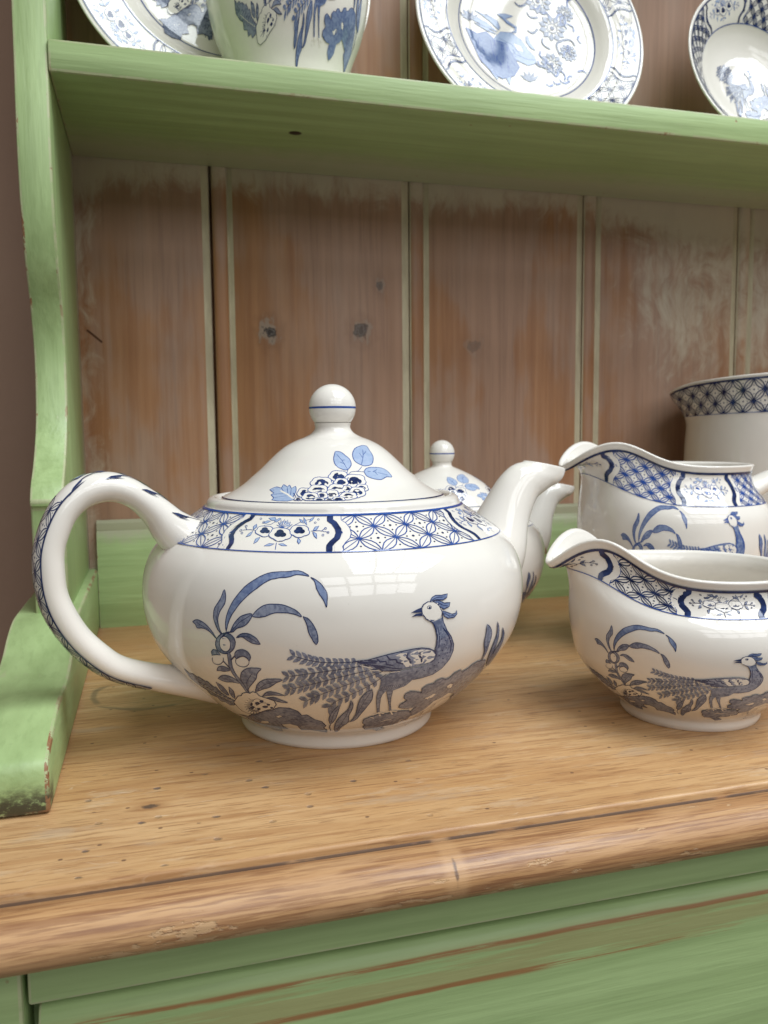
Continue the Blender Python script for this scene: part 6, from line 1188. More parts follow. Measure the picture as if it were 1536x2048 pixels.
# scrubbed top and its nosing
dpart(bevel_box('counter_top', (-.0660, .2072, -.0140), (.75, .53, 0), M_COUNTER, None, .0011, 3))
nose = [(.2071, -.0155), (.2071, -.0022), (.2060, -.0026), (.2048, -.0020)]
for k in range(15):
    a = math.radians(82+k*15.5)
    nose.append((.2014+.0094*math.cos(a), -.0084+.0070*math.sin(a)))
nose.append((.2035, -.0155))
dpart(extrude_profile('front_nosing', nose, -.0660, .75, 'x', M_MOULD, None, angle=60))

# green frame and drawer below
dpart(bevel_box('apron_rail', (-.0338, .2070, -.0296), (.75, .222, -.0142), M_APRON, None, .0008))
dpart(bevel_box('corner_post', (-.0800, .2058, -.20), (-.0348, .222, -.0142), M_APRON, None, .0010))
dpart(extrude_profile('drawer_front', [(.222, -.0325), (.2140, -.0325), (.2112, -.0338), (.2090, -.0366), (.2082, -.0395), (.2080, -.16), (.222, -.16)], -.0322, .75, 'x', M_DRAWER, None, bev=.0007))
dpart(bevel_box('drawer_cavity', (-.30, .2225, -.20), (.75, .232, -.0142), M_APRON, None, .001))

# ------------------------------------------------------------------ pottery
GLAZE = mat_glaze()
INK = {'c': GLAZE,
       'k': mat_ink('dark_cobalt_ink', (.018, .029, .090), (.045, .065, .160)),
       'w': mat_ink('slate_wash_ink', (.105, .130, .215), (.30, .33, .425), .9, 900),
       'b': mat_ink('blue_wash_ink', (.120, .165, .310), (.25, .31, .46), .85),
       'l': mat_ink('pale_blue_ink', (.33, .42, .60), (.45, .53, .68)),
       'm': mat_ink('mid_blue_ink', (.022, .065, .270), (.045, .11, .36)),
       'p': mat_ink('pale_grey_blue_ink', (.25, .33, .50), (.38, .45, .60)),
       'q': mat_ink('soft_blue_ink', (.085, .14, .31), (.18, .25, .43)),
       'n': mat_ink('navy_ink', (.008, .016, .062), (.030, .055, .165), .8, 350)}
ORDER = 'cwblkmnpq'


def motif(txt):
    out = []
    for line in txt.strip().split('\n'):
        h, d = line.split(':')
        pts = np.array([[int(v) for v in q.split(',')] for q in d.split()], float)/10
        out.append(('F', h[1], None, pts) if h[0] == 'F' else ('S', h[1], int(h[2:])/100, pts))
    return out


class Print:
    """Transfer print laid on a Surface: fills and pen strokes as thin skins that follow the glaze."""
    def __init__(self, surf, base=.00006, step=.000004):
        self.s, self.base, self.step = surf, base, step
        self.V, self.N, self.Fc, self.M = [], [], [], []
        self.cells = {}

    def layer(self, pts):
        lo, hi = np.floor(pts.min(0)/1.5).astype(int), np.floor(pts.max(0)/1.5).astype(int)
        keys = [(i, j) for i in range(lo[0], hi[0]+1) for j in range(lo[1], hi[1]+1)]
        L = 1+max([self.cells.get(k, 0) for k in keys] or [0])
        for k in keys: self.cells[k] = L
        return L

    def emit(self, ab, faces, col):
        L = min(self.layer(ab), 60)
        P, n, _, _ = self.s.frame(ab[:, 0], ab[:, 1])
        P = P+n*(self.base+self.step*L)
        o = sum(len(v) for v in self.V)
        self.V.append(P); self.N.append(n)
        self.Fc += [tuple(o+i for i in f) for f in faces]
        self.M += [ORDER.index(col)]*len(faces)

    def resample(self, pts, d, closed=False):
        pts = np.asarray(pts, float)
        if closed: pts = np.vstack([pts, pts[:1]])
        _, _, ga, gb = self.s.frame(pts[:, 0], pts[:, 1])
        out = [pts[0]]
        for i in range(len(pts)-1):
            g = np.array([(ga[i]+ga[i+1])/2, (gb[i]+gb[i+1])/2])
            k = max(1, int(math.ceil(np.linalg.norm((pts[i+1]-pts[i])*g)/d)))
            for j in range(1, k+1): out.append(pts[i]+(pts[i+1]-pts[i])*j/k)
        out = np.array(out)
        return out[:-1] if closed else out

    def stroke(self, pts, w, col, d=1.3):
        pts = self.resample(pts, d)
        if len(pts) < 2: return
        _, _, ga, gb = self.s.frame(pts[:, 0], pts[:, 1])
        g = np.stack([ga, gb], 1)
        mm = np.diff(pts, axis=0)*(g[1:]+g[:-1])/2
        ln = np.linalg.norm(mm, axis=1)
        keep = np.r_[True, ln > 1e-5]
        pts, g = pts[keep], g[keep]
        if len(pts) < 2: return
        mm = np.diff(pts, axis=0)*(g[1:]+g[:-1])/2
        t = mm/np.linalg.norm(mm, axis=1)[:, None]
        tv = np.vstack([t[:1], t[1:]+t[:-1], t[-1:]])
        tv /= np.maximum(np.linalg.norm(tv, axis=1), .35)[:, None]
        nv = np.stack([-tv[:, 1], tv[:, 0]], 1)
        ww = np.full(len(pts), w/2)
        if len(pts) > 4: ww[0] *= .6; ww[-1] *= .6
        off = nv*ww[:, None]/np.maximum(g, 1e-3)
        n = len(pts)
        self.emit(np.vstack([pts-off, pts+off]), [(i, i+1, n+i+1, n+i) for i in range(n-1)], col)

    def fill(self, pts, col, d=1.6):
        pts = self.resample(pts, d, True)
        if len(pts) < 3: return
        _, _, ga, gb = self.s.frame(pts[:, 0], pts[:, 1])
        g = np.array([ga.mean(), gb.mean()])
        q = pts*g
        lo, hi = q.min(0), q.max(0)
        extra = []
        if (hi-lo).max() > 3.0:
            for x in np.arange(lo[0]+1.1, hi[0], 2.1):
                for y in np.arange(lo[1]+1.1, hi[1], 2.1): extra.append((x, y))
        if len(q) <= 14 and (hi-lo).max() < 3.0:
            self.emit(pts, [(0, i, i+1) for i in range(1, len(q)-1)], col)
            return
        vs = [Vector(v) for v in q]+[Vector(v) for v in extra]
        n = len(q)
        res = delaunay_2d_cdt(vs, [], [list(range(n))], 1, 1e-5)
        V = np.array([[v.x, v.y] for v in res[0]])
        F = [tuple(f) for f in res[2]]
        if not len(F): return
        used = sorted({i for f in F for i in f})
        mp = {u: i for i, u in enumerate(used)}
        V = V[used]
        F = [tuple(mp[i] for i in f) for f in F]
        self.emit(V/g, F, col)

    def art(self, items, tf, wscale=1.0):
        for kind, col, w, pts in items:
            q = tf(pts)
            if kind == 'F': self.fill(q, col)
            else: self.stroke(q, w*wscale, col)

    def build(self, name, parent):
        if not self.V: return None
        V, N = np.vstack(self.V), np.vstack(self.N)
        # wind every face outwards
        F = []
        for f in self.Fc:
            a, b, c = V[f[0]], V[f[1]], V[f[2]]
            F.append(f if np.dot(np.cross(b-a, c-a), N[f[0]]) >= 0 else f[::-1])
        return mesh_obj(name, V, F, [INK[c] for c in ORDER], parent, True, self.M, N)


def lattice(pr, tf, u0, u1, rows, du, col='m', w=.26, phase=0.0, lens=.20, dots=True):
    """star lattice of pointed lenses; u runs along the band, v = 0..1 across it; tf maps (n,2) u,v to a,b"""
    k0, k1 = int(math.floor((u0-phase)/du))-1, int(math.ceil((u1-phase)/du))+1
    for k in range(k0, k1+1):
        for j in range(rows):
            for s in (1, -1):
                if (k+j) % 2: continue
                p0 = np.array([phase+k*du, j/rows]); p1 = np.array([phase+(k+s)*du, (j+1)/rows])
                t = np.linspace(0, 1, 6)
                d = p1-p0
                nn = np.array([-d[1]*rows*du, d[0]/du/rows])
                base = p0+d*t[:, None]
                for bend in (-lens, 0, lens):
                    q = base+nn*(np.sin(np.pi*t)*bend)[:, None]
                    ok = (q[:, 0] >= u0) & (q[:, 0] <= u1)
                    if ok.sum() < 2: continue
                    q = q[ok]
                    q[:, 1] = np.clip(q[:, 1], 0, 1)
                    pr.stroke(tf(q), w*(1.0 if bend else .7), col)
        if dots:
            for j in range(rows+1):
                if (k+j) % 2 == 0: continue
                c = np.array([phase+k*du, j/rows])
                if not (u0+du*.2 < c[0] < u1-du*.2): continue
                for ox, oy in ((0, 0), (.38, 0), (-.38, 0), (0, .38), (0, -.38)):
                    rr = .085 if ox == oy == 0 else .055
                    if not 0.02 < c[1]+oy/rows < .98: continue
                    an = np.arange(6)*np.pi/3
                    pr.fill(tf(np.stack([c[0]+(ox+rr*np.cos(an))*du, c[1]+(oy+rr*np.sin(an))/rows], 1)), 'k')


def bracket(pr, tf, u, side, wd, thick=2.0):
    """ogee bracket closing a lattice panel; side = +1 when the lattice lies at larger u"""
    sh = np.array([(0, 1.0), (0, .86), (.55, .78), (1.0, .62), (1.08, .5), (.85, .36), (.3, .25), (0, .16), (0, .0)])
    def line(o): return tf(np.stack([u+side*(sh[:, 0]*wd+o), sh[:, 1]], 1))
    pr.stroke(line(wd*.95), thick*1.25, 'c', .8)
    pr.stroke(line(wd*1.5), .24, 'm', .8)
    pr.stroke(line(0), thick, 'n', .8)


def pottery(name, surf, parent, nu=128, b0=None, b1=None, nv=None, mat=None):
    bs = surf.s[(surf.s >= (b0 or 0)) & (surf.s <= (b1 or surf.length))]
    if nv: bs = np.interp(np.linspace(0, 1, nv), np.linspace(0, 1, len(bs)), bs)
    A, B = np.meshgrid(np.linspace(-np.pi, np.pi, nu, endpoint=False)*surf.REF, bs)
    return mesh_obj(name, surf.point(A, B).reshape(-1, 3), grid_faces(nu, len(bs), True), mat or GLAZE, parent)


class Tube(Surface):
    """loft of ellipses; each section spans two edge points in the local XZ plane, w = half width across it.
    a/REF = angle from the first (outer) edge point, b = mm along the centre line"""
    REF = 10.0

    def __init__(self, secs, n=8):
        s = catmull(secs, n)
        self.o, self.i, self.w = s[:, 0:2], s[:, 2:4], s[:, 4]
        c = (self.o+self.i)/2
        self.s = np.r_[0, np.cumsum(np.linalg.norm(np.diff(c, axis=0), axis=1))]*1000
        self.length = self.s[-1]

    def point(self, a, b):
        f = lambda q: np.interp(b, self.s, q)
        ox, oz, ix, iz, w = f(self.o[:, 0]), f(self.o[:, 1]), f(self.i[:, 0]), f(self.i[:, 1]), f(self.w)
        t = np.asarray(a, float)/self.REF
        c, s = np.cos(t), np.sin(t)
        return np.stack([(ox+ix)/2+(ox-ix)/2*c, w*s, (oz+iz)/2+(oz-iz)/2*c], -1)

    def mesh(self, name, parent, nu=40, cap=True, mat=None):
        A, B = np.meshgrid(np.linspace(-np.pi, np.pi, nu, endpoint=False)*self.REF, self.s)
        V = self.point(A, B).reshape(-1, 3)
        F = grid_faces(nu, len(self.s), True)
        bm = bmesh.new()
        vs = [bm.verts.new(v) for v in V]
        for f in F: bm.faces.new([vs[i] for i in f])
        if cap:
            bm.faces.new(vs[:nu]); bm.faces.new(vs[-nu:])
        bmesh.ops.recalc_face_normals(bm, faces=bm.faces[:])
        me = bpy.data.meshes.new(name)
        bm.to_mesh(me); bm.free()
        me.materials.append(mat or GLAZE)
        for p in me.polygons: p.use_smooth = True
        return mesh_obj(name, None, None, None, parent, data=me)


PEACOCK, PLANT, LIDFLOWER, PANELFLOWER = motif(MOTIF_PEACOCK), motif(MOTIF_PLANT), motif(MOTIF_LID), motif(MOTIF_FLOWER)


def panel_uv(pts):
    """border flower in its own panel: u -1..1, v 0..1"""
    return np.stack([(pts[:, 0]+36.9)/19.2, (pts[:, 1]-127.4)/17.5], 1)


SPOUT = [(0.0563,0.0674,0.0775,0.0471,0.0170),(0.0614,0.0745,0.0813,0.0569,0.0150),(0.0646,0.0793,0.0827,0.0628,0.0130),(0.0685,0.0852,0.0836,0.0692,0.0108),(0.0732,0.0919,0.0857,0.0761,0.0090),(0.0774,0.0958,0.0888,0.0822,0.0080),(0.0796,0.0970,0.0925,0.0850,0.0077),(0.0812,0.0976,0.0964,0.0873,0.0074),(0.0824,0.0978,0.1001,0.0889,0.0070),(0.0831,0.0980,0.1026,0.0916,0.0066),(0.0839,0.0982,0.1033,0.0943,0.0063),]
HANDLE = [(-0.0428,0.0780,-0.0562,0.0610,0.0105),(-0.0507,0.0799,-0.0631,0.0670,0.0092),(-0.0587,0.0836,-0.0686,0.0739,0.0078),(-0.0680,0.0910,-0.0723,0.0807,0.0070),(-0.0776,0.0970,-0.0779,0.0865,0.0066),(-0.0851,0.0986,-0.0836,0.0885,0.0065),(-0.0933,0.0969,-0.0899,0.0871,0.0065),(-0.1002,0.0914,-0.0945,0.0829,0.0066),(-0.1049,0.0840,-0.0974,0.0765,0.0067),(-0.1080,0.0748,-0.0985,0.0720,0.0067),(-0.1086,0.0672,-0.0986,0.0667,0.0067),(-0.1078,0.0588,-0.0981,0.0599,0.0066),(-0.1055,0.0508,-0.0960,0.0538,0.0066),(-0.1005,0.0418,-0.0919,0.0462,0.0066),(-0.0940,0.0341,-0.0863,0.0398,0.0066),(-0.0866,0.0282,-0.0809,0.0352,0.0066),(-0.0737,0.0225,-0.0705,0.0311,0.0068),(-0.0594,0.0171,-0.0596,0.0289,0.0080),(-0.0475,0.0125,-0.0489,0.0291,0.0100),]


def make_teapot(name, loc, rz, scale, label, detailed=True):
    t = empty(name, loc, 0)
    t.scale = scale
    tag(t, label, 'teapot', 'blue and white peacock tea set')
    body = Lathe(TEAPOT_BODY)
    bo = pottery('body', body, t, 144)
    bt, bb = body.b_at(.0492, .0838), body.b_at(.0635, .0737)
    pr = Print(body)
    pr.art(PLANT, lambda p: p)
    pr.art(PEACOCK, lambda p: p)
    pr.art([(k, {'w': 'b'}.get(c, c), w, p) for k, c, w, p in PLANT], lambda p: p+np.array([160 if detailed else 148, 4 if detailed else 0]))
    pr.build('peacock_print', bo)
    pr = Print(body)
    band = lambda q: np.stack([q[:, 0], bb+(bt-bb)*q[:, 1]], 1)
    R = 72*math.pi/180
    panels = [(-44.8, -13.7), (39.6, 70.6), (129.5, 160.5), (-134.5, -103.5)]
    for i, (p0, p1) in enumerate(panels):
        c, h = (p0+p1)/2*R, (p1-p0)/2*R
        pr.art(PANELFLOWER, lambda p, c=c, h=h: band(panel_uv(p)*np.array([h, 1])+np.array([c, 0])))
    ends = sorted(panels)
    for i in range(4):
        l0 = ends[i][1]*R; l1 = ends[(i+1) % 4][0]*R
        if l1 < l0: l1 += 2*math.pi*72
        lattice(pr, band, l0+2.6, l1-2.6, 3, 7.55, phase=-5.7-7.55 if i == 1 else l0, w=.38)
        bracket(pr, band, l0, 1, 3.4, 2.0); bracket(pr, band, l1, -1, 3.4, 1.7)
    full = np.linspace(-math.pi*72, math.pi*72, 241)
    pr.stroke(np.stack([full, np.full_like(full, bb)], 1), .42, 'm', 3)
    pr.stroke(np.stack([full, np.full_like(full, bt+.1)], 1), .95, 'm', 3)
    pr.build('border_print', bo)
    # lid with its knob
    lid = Lathe(TEAPOT_LID if detailed else TEAPOT_LID[:4]+[(.0412, .0882), (.0385, .0918), (.0345, .0962), (.0300, .1002), (.0220, .1052), (.0150, .1085), (.0100, .1106), (.0074, .1118), (.0068, .1130), (.0070, .1145)])
    lo = pottery('lid', lid, t, 112)
    pr = Print(lid)
    pr.art(LIDFLOWER, lambda p: p)
    pr.art(LIDFLOWER, lambda p: p+np.array([190, 0]))
    if not detailed: pr.art(LIDFLOWER, lambda p: p+np.array([90, 0]))
    bl = lid.b_at(.0422, .0873)
    pr.stroke(np.stack([full, np.full_like(full, bl)], 1), .55, 'n', 3)
    pr.build('flower_print', lo)
    kn = [(.0068, .1122)]
    for k in range(15):
        a = math.radians(-48+k*138/14)
        kn.append((max(.00005, .0090*math.cos(a)), .1204+.0089*math.sin(a)))
    knob = Lathe(kn, 4)
    ko = pottery('knob', knob, lo, 64)
    pr = Print(knob, .00004)
    bk = knob.b_at(.0090, .1204)
    pr.stroke(np.stack([full, np.full_like(full, bk+.1)], 1), .75, 'm', 8)
    pr.build('knob_line', ko)
    # spout: outer loft, rolled rim, hollow
    sec = [tuple(s) for s in SPOUT]
    last = np.array(sec[-1]); c2 = (last[0:2]+last[2:4])/2
    def shr(f, d): return tuple(np.r_[c2+(last[0:2]-c2)*f+d, c2+(last[2:4]-c2)*f+d, last[4]*f])
    nrm = np.array([.17, .98])
    sec += [shr(.96, nrm*.0005), shr(.88, nrm*.0004), shr(.82, -nrm*.0010), shr(.74, -nrm*.005)]
    sp = Tube(sec, 6)
    so = sp.mesh('spout', t, 48)
    so.rotation_euler = (0, 0, math.radians(5))
    if not detailed: so.scale = (1.06, 1, 1)
    hd = Tube(HANDLE, 8)
    ho = hd.mesh('handle', t, 40)
    ho.rotation_euler = (0, 0, math.radians(14))
    pr = Print(hd)
    # band of lattice down the back of the handle, leaf sprig over its crest
    s0, s1 = hd.length*.36, hd.length*.845
    hw = 9.6
    hb = lambda q: np.stack([(q[:, 1]*2-1)*hw, q[:, 0]], 1)
    lattice(pr, hb, s0+1, s1, 4, 4.2, w=.36, col='k')
    for sg in (-1, 1):
        bl_ = np.linspace(s0-3, s1, 60)
        pr.stroke(np.stack([np.full_like(bl_, sg*hw), bl_], 1), .55, 'k')
    for sg in (-1, 1):
        for k in range(4):
            c = s0-4-k*11.5
            pr.stroke(np.array([(sg*2.0, c-9), (sg*5.0, c-4), (sg*9.2, c+1.0), (sg*10.2, c+2.0)]), .40, 'k')
            pr.fill(np.array([(sg*5.5, c-3.4), (sg*7.4, c-2.6), (sg*10.6, c+2.4), (sg*8.0, c+.4)]), 'k')
            pr.fill(np.array([(sg*10.4, c+2.6), (sg*9.6, c-1.0), (sg*7.9, c-4.0), (sg*8.9, c-.6)]), 'k')
    for k in range(6):
        c = s0-4-k*6.5
        pr.fill(np.array([(0, c), (3, c-2.5), (0, c-5.6), (-3, c-2.5)]), 'b'); pr.stroke(np.array([(0, c), (3, c-2.5), (0, c-5.6), (-3, c-2.5), (0, c)]), .25, 'k')
    if detailed: pr.build('handle_print', ho)
    return t


teapot = make_teapot('teapot', (.0672, .3091, 0), math.radians(5), (1, 1, 1), 'large round cream teapot with blue peacock, nearest the green side foot')
small = make_teapot('teapot', (.1551, .4300, 0), math.radians(0), (.785, .785, .825), 'smaller cream teapot half hidden behind the large one, pale blue print on lid', False)


def jug_mesh(surf, parent, thick=.0024, nu=144, name='body'):
    """outer skin, rolled rim and inner skin of a jug"""
    b = surf.s
    A, B = np.meshgrid(np.linspace(-np.pi, np.pi, nu, endpoint=False)*surf.REF, b)
    P, n, _, _ = surf.frame(A, B)
    P[0] = P[0]
    rows = list(P)
    top, tn = P[-1], n[-1]
    up = P[-1]-P[-3]
    up /= np.linalg.norm(up, axis=-1, keepdims=True)
    for k in range(1, 8):
        a = math.pi*k/8
        rows.append(top-tn*(thick/2*(1-math.cos(a)))*1.0+tn*(.0006*math.sin(a))+up*(thick*.62*math.sin(a)))
    start = int(len(b)*.28)
    for k in range(len(b)-1, start, -2): rows.append(P[k]-n[k]*thick)
    c = rows[-1].mean(0)
    rows.append(c+(rows[-1]-c)*.5); rows.append(c+(rows[-1]-c)*.02)
    V = np.array(rows)
    return mesh_obj(name, V.reshape(-1, 3), grid_faces(nu, len(rows), True), GLAZE, parent)


def make_jug(name, loc, prm, label, bandz, rows, du, motif_t, motif_b, panels, handle, wsc=.72, lat_w=.42, inks=None, lat='n', rimgap=2.2, lift=0.0):
    inks = inks or {'l': 'w', 'm': 'k'}
    recol = lambda items: [(k, inks.get(c, c), w, p) for k, c, w, p in items]
    """panels: list of (theta0, theta1) flower panels; motif_t: teapot a -> theta; motif_b: teapot b -> b"""
    t = empty(name, loc, 0)
    tag(t, label, 'jug', 'blue and white peacock tea set')
    J = Jug(**prm)
    bo = jug_mesh(J, t)
    pr = Print(J)
    tf = lambda p: np.stack([motif_t(p[:, 0])*72, motif_b(p[:, 1])], 1)
    pr.art(recol(PLANT), tf, wsc); pr.art(recol(PEACOCK), lambda p: tf(p+np.array([0, lift])), wsc)
    pr.build('peacock_print', bo)
    pr = Print(J)
    bb = J.b_at(*bandz)
    bt = J.length-rimgap
    band = lambda q: np.stack([q[:, 0], bb+(bt-bb)*q[:, 1]], 1)
    for p0, p1 in panels:
        c, h = (p0+p1)/2*72, (p1-p0)/2*72
        pr.art(recol(PANELFLOWER), lambda p: band(panel_uv(p)*np.array([h*.92, .9])+np.array([c, .03])), 1.0)
    ends = sorted(panels)
    for i in range(len(ends)):
        l0 = ends[i][1]*72; l1 = ends[(i+1) % len(ends)][0]*72
        if l1 < l0: l1 += 2*math.pi*72
        lattice(pr, band, l0+3, l1-3, rows, du, phase=l0, w=lat_w, col=lat)
        bracket(pr, band, l0, 1, 4.2, 2.1); bracket(pr, band, l1, -1, 4.2, 2.1)
    full = np.linspace(-math.pi*72, math.pi*72, 241)
    pr.stroke(np.stack([full, np.full_like(full, bb)], 1), .36, 'm', 3)
    pr.stroke(np.stack([full, np.full_like(full, bt)], 1), 1.15, 'n', 3)
    pr.build('border_print', bo)
    if handle:
        hd = Tube(handle, 8)
        ho = hd.mesh('handle', t, 36)
        ho.rotation_euler = (0, 0, prm['lip']+math.pi/2)
        pr = Print(hd)
        hb = lambda q: np.stack([(q[:, 1]*2-1)*9.5, q[:, 0]], 1)
        lattice(pr, hb, hd.length*.3, hd.length*.85, 3, 4.4, w=.3, col='k')
        pr.build('handle_print', ho)
    return t


def jug_handle(r_top, z_top, r_bot, z_bot, out, th=.0075, w=.0055):
    pts = [(r_top-.012, z_top-.004), (r_top, z_top), (r_top+out*.45, z_top+.006), (r_top+out*.85, z_top), (r_top+out, z_top-(z_top-z_bot)*.35),
           (r_top+out*.85, z_top-(z_top-z_bot)*.7), (r_bot+out*.35, z_bot+.001), (r_bot, z_bot-.002), (r_bot-.01, z_bot-.002)]
    p = np.array(pts)
    tn = np.gradient(p, axis=0); tn /= np.linalg.norm(tn, axis=1)[:, None]
    nn = np.stack([-tn[:, 1], tn[:, 0]], 1)
    k = np.array([1.5, 1.25, 1, .95, .95, .95, 1, 1.2, 1.4])*th/2
    return [(*(a+n*s), *(a-n*s), w*s/th*2) for a, n, s in zip(p, nn, k)]


# front creamer
deg = math.pi/180
fj = dict({'ctrl': [(0.0, 0.002), (0.0225, 0.002), (0.0238, 0.0003), (0.0252, 0), (0.0262, 0.0015), (0.0266, 0.004), (0.029, 0.0065), (0.036, 0.0125), (0.0425, 0.0205), (0.0463, 0.03), (0.047, 0.0365), (0.0455, 0.0425), (0.0418, 0.0465), (0.0392, 0.0503), (0.0386, 0.0538), (0.04, 0.0568)], 'lip': -1.813, 'out': 0.0169, 'rise': 0.0224, 'droop': 0.0203, 'wid': 0.378, 'start': 0.62, 'ostart': 0.76, 'power': 9.07, 'oval': 1.0})
JF = Jug(**fj)
b_lo, b_hi = JF.b_at(.0275, .0055), JF.b_at(.0462, .0405)
make_jug('cream_jug', (.2022, .2731, 0), fj, 'squat cream jug at the front right with lattice border and peacock', (.0424, .0458), 4, 8.6,
         lambda a: (a-25)/72*1.08-5*deg, lambda b: b_lo+(b-43)/(120.7-43)*(b_hi-b_lo),
         [(-2.25, -1.42), (-.66, -.06), (.75, 1.4), (2.3, 2.9)], jug_handle(.044, .047, .043, .022, .030))
# taller jug behind it
rj = dict(ctrl=[(.0, .002), (.027, .002), (.0285, .0003), (.030, 0), (.0312, .0015), (.0316, .005), (.034, .009), (.041, .022), (.0458, .036), (.0478, .050), (.0480, .060), (.0465, .070),
                (.0420, .0775), (.0382, .0835), (.0366, .0885), (.0374, .0922)], lip=-1.737, out=.0222, rise=.0259, droop=.0260, wid=.5035, start=.66, ostart=.80, power=7.5)
JR = Jug(**rj)
r_lo, r_hi = JR.b_at(.034, .009), JR.b_at(.0440, .0745)
make_jug('milk_jug', (.2577, .365, 0), rj, 'taller cream jug with blue border standing behind the squat front jug', (.0440, .0755), 5, 7.2,
         lambda a: (a-25)/72*.98+6*deg, lambda b: r_lo+(b-43)/(120.7-43)*(r_hi-r_lo),
         [(-2.20, -1.35), (-.50, .08), (.85, 1.5), (2.3, 2.9)], jug_handle(.042, .080, .046, .040, .034, .009, .0065), .85, .50, {'w': 'b', 'k': 'm', 'n': 'm'}, 'm', lift=7.5)
# tall straight jug at the back
tj = dict(ctrl=[(.0, .002), (.052, .002), (.056, 0), (.0585, .002), (.0590, .010), (.0588, .060), (.0578, .100), (.0568, .125), (.0572, .136), (.0580, .1425)],
          lip=-2.15, out=.0095, rise=-.004, droop=.004, wid=.38, start=.80, ostart=.86, power=3.0)
JT = Jug(**tj)
t_lo, t_hi = JT.b_at(.0585, .012), JT.b_at(.0575, .105)
make_jug('water_jug', (.382, .430, 0), tj, 'tall straight cream jug with lattice rim at the back right', (.0568, .1215), 3, 7.6,
         lambda a: (a+81)/72*.9-53*deg, lambda b: t_lo+(b-43)/(120.7-43)*(t_hi-t_lo), [(-.72, -.16), (1.2, 1.8)], jug_handle(.056, .12, .057, .04, .04, .012, .008), 1.0, .62, {'w': 'n', 'k': 'n', 'l': 'k', 'm': 'n', 'b': 'n'}, 'n', .9)


# ------------------------------------------------------------------ things on the plate shelf
class Dish(Surface):
    """plate face in its own plane: a, b = mm right and up from the centre, height from a radial profile"""
    def __init__(self, ctrl):
        p = catmull(ctrl, 8)
        i = np.argmax(p[:, 0])
        self.full, self.prof = p, p[:i+1]
        self.R = p[i, 0]

    def point(self, a, b):
        a, b = np.asarray(a, float)/1000, np.asarray(b, float)/1000
        return np.stack([a, b, np.interp(np.hypot(a, b), self.prof[:, 0], self.prof[:, 1])], -1)


def make_dish(name, cx, yc, lean, ctrl, label, cat, draw):
    D = Dish(ctrl)
    R = D.R
    t = empty(name, (cx, yc, ZS+.0003))
    tag(t, label, cat, 'blue and white china on the plate shelf')
    nu = 128
    th = np.linspace(0, 2*math.pi, nu, endpoint=False)
    p = D.full
    V = np.stack([p[:, 0][:, None]*np.cos(th), p[:, 0][:, None]*np.sin(th), np.repeat(p[:, 1][:, None], nu, 1)], -1).reshape(-1, 3)
    face = mesh_obj('dish', V, grid_faces(nu, len(p), True), GLAZE, t)
    pr = Print(D, .00008)
    draw(pr, R*1000)
    po = pr.build('painted_print', face)
    # local Z of the dish turns to face the room, local Y runs up the leaning plate
    up = Vector((0, math.sin(lean), math.cos(lean))); nz = Vector((0, -math.cos(lean), math.sin(lean)))
    mm = Matrix((Vector((1, 0, 0)), up, nz)).transposed().to_4x4()
    mm.translation = up*R
    face.matrix_local = mm
    return t


def polar(r0, r1):
    """band map: u = mm of girth at r1, v 0..1 from inner to outer radius"""
    def f(q):
        r = r0+(r1-r0)*q[:, 1]
        an = q[:, 0]/r1
        return np.stack([r*np.sin(an), r*np.cos(an)], 1)
    return f


def rim_border(pr, r0, r1, panels, rows, du, w=.5):
    f = polar(r0, r1)
    P = [(a*r1, b*r1) for a, b in panels]
    for p0, p1 in P:
        c, h = (p0+p1)/2, (p1-p0)/2
        pr.art(PANELFLOWER, lambda p: f(panel_uv(p)*np.array([h*.9, .86])+np.array([c, .06])), 1.0)
    for i in range(len(P)):
        l0, l1 = P[i][1], P[(i+1) % len(P)][0]
        if l1 < l0: l1 += 2*math.pi*r1
        lattice(pr, f, l0+2.5, l1-2.5, rows, du, phase=l0, w=w, col='n', dots=False)
        bracket(pr, f, l0, 1, 3, 1.3); bracket(pr, f, l1, -1, 3, 1.3)
    an = np.linspace(0, 2*math.pi, 161)
    for r, w_, c in ((r1+.3, .9, 'k'), (r0, .5, 'm')): pr.stroke(np.stack([r*np.sin(an), r*np.cos(an)], 1), w_, c, 3)


def daisy(pr, x, y, r, rot=0.0):
    for k in range(11):
        a = rot+k*2*math.pi/11
        d, n = np.array([math.cos(a), math.sin(a)]), np.array([-math.sin(a), math.cos(a)])
        c = np.array([x, y])
        pr.fill(np.array([c+d*r*.42, c+d*r*.75+n*r*.2, c+d*r, c+d*r*.75-n*r*.2]), 'w')
        pr.stroke(np.array([c+d*r*.42, c+d*r*.75+n*r*.2, c+d*r, c+d*r*.75-n*r*.2, c+d*r*.42]), .3, 'k')
    an = np.linspace(0, 2*math.pi, 15)
    pr.stroke(np.stack([x+r*.36*np.cos(an), y+r*.36*np.sin(an)], 1), .45, 'k')
    pr.fill(np.stack([x+r*.16*np.cos(an[:-1]), y+r*.16*np.sin(an[:-1])], 1), 'k')


def curl(pr, x, y, a, s, col='k'):
    t = np.linspace(0, 1, 9)
    q = np.stack([t*s, .45*s*np.sin(t*2.6)], 1)
    c, sn = math.cos(a), math.sin(a)
    q = q@np.array([[c, sn], [-sn, c]])+np.array([x, y])
    pr.stroke(q, .9, col); pr.stroke(q+np.array([.5, -.6]), .5, 'b')


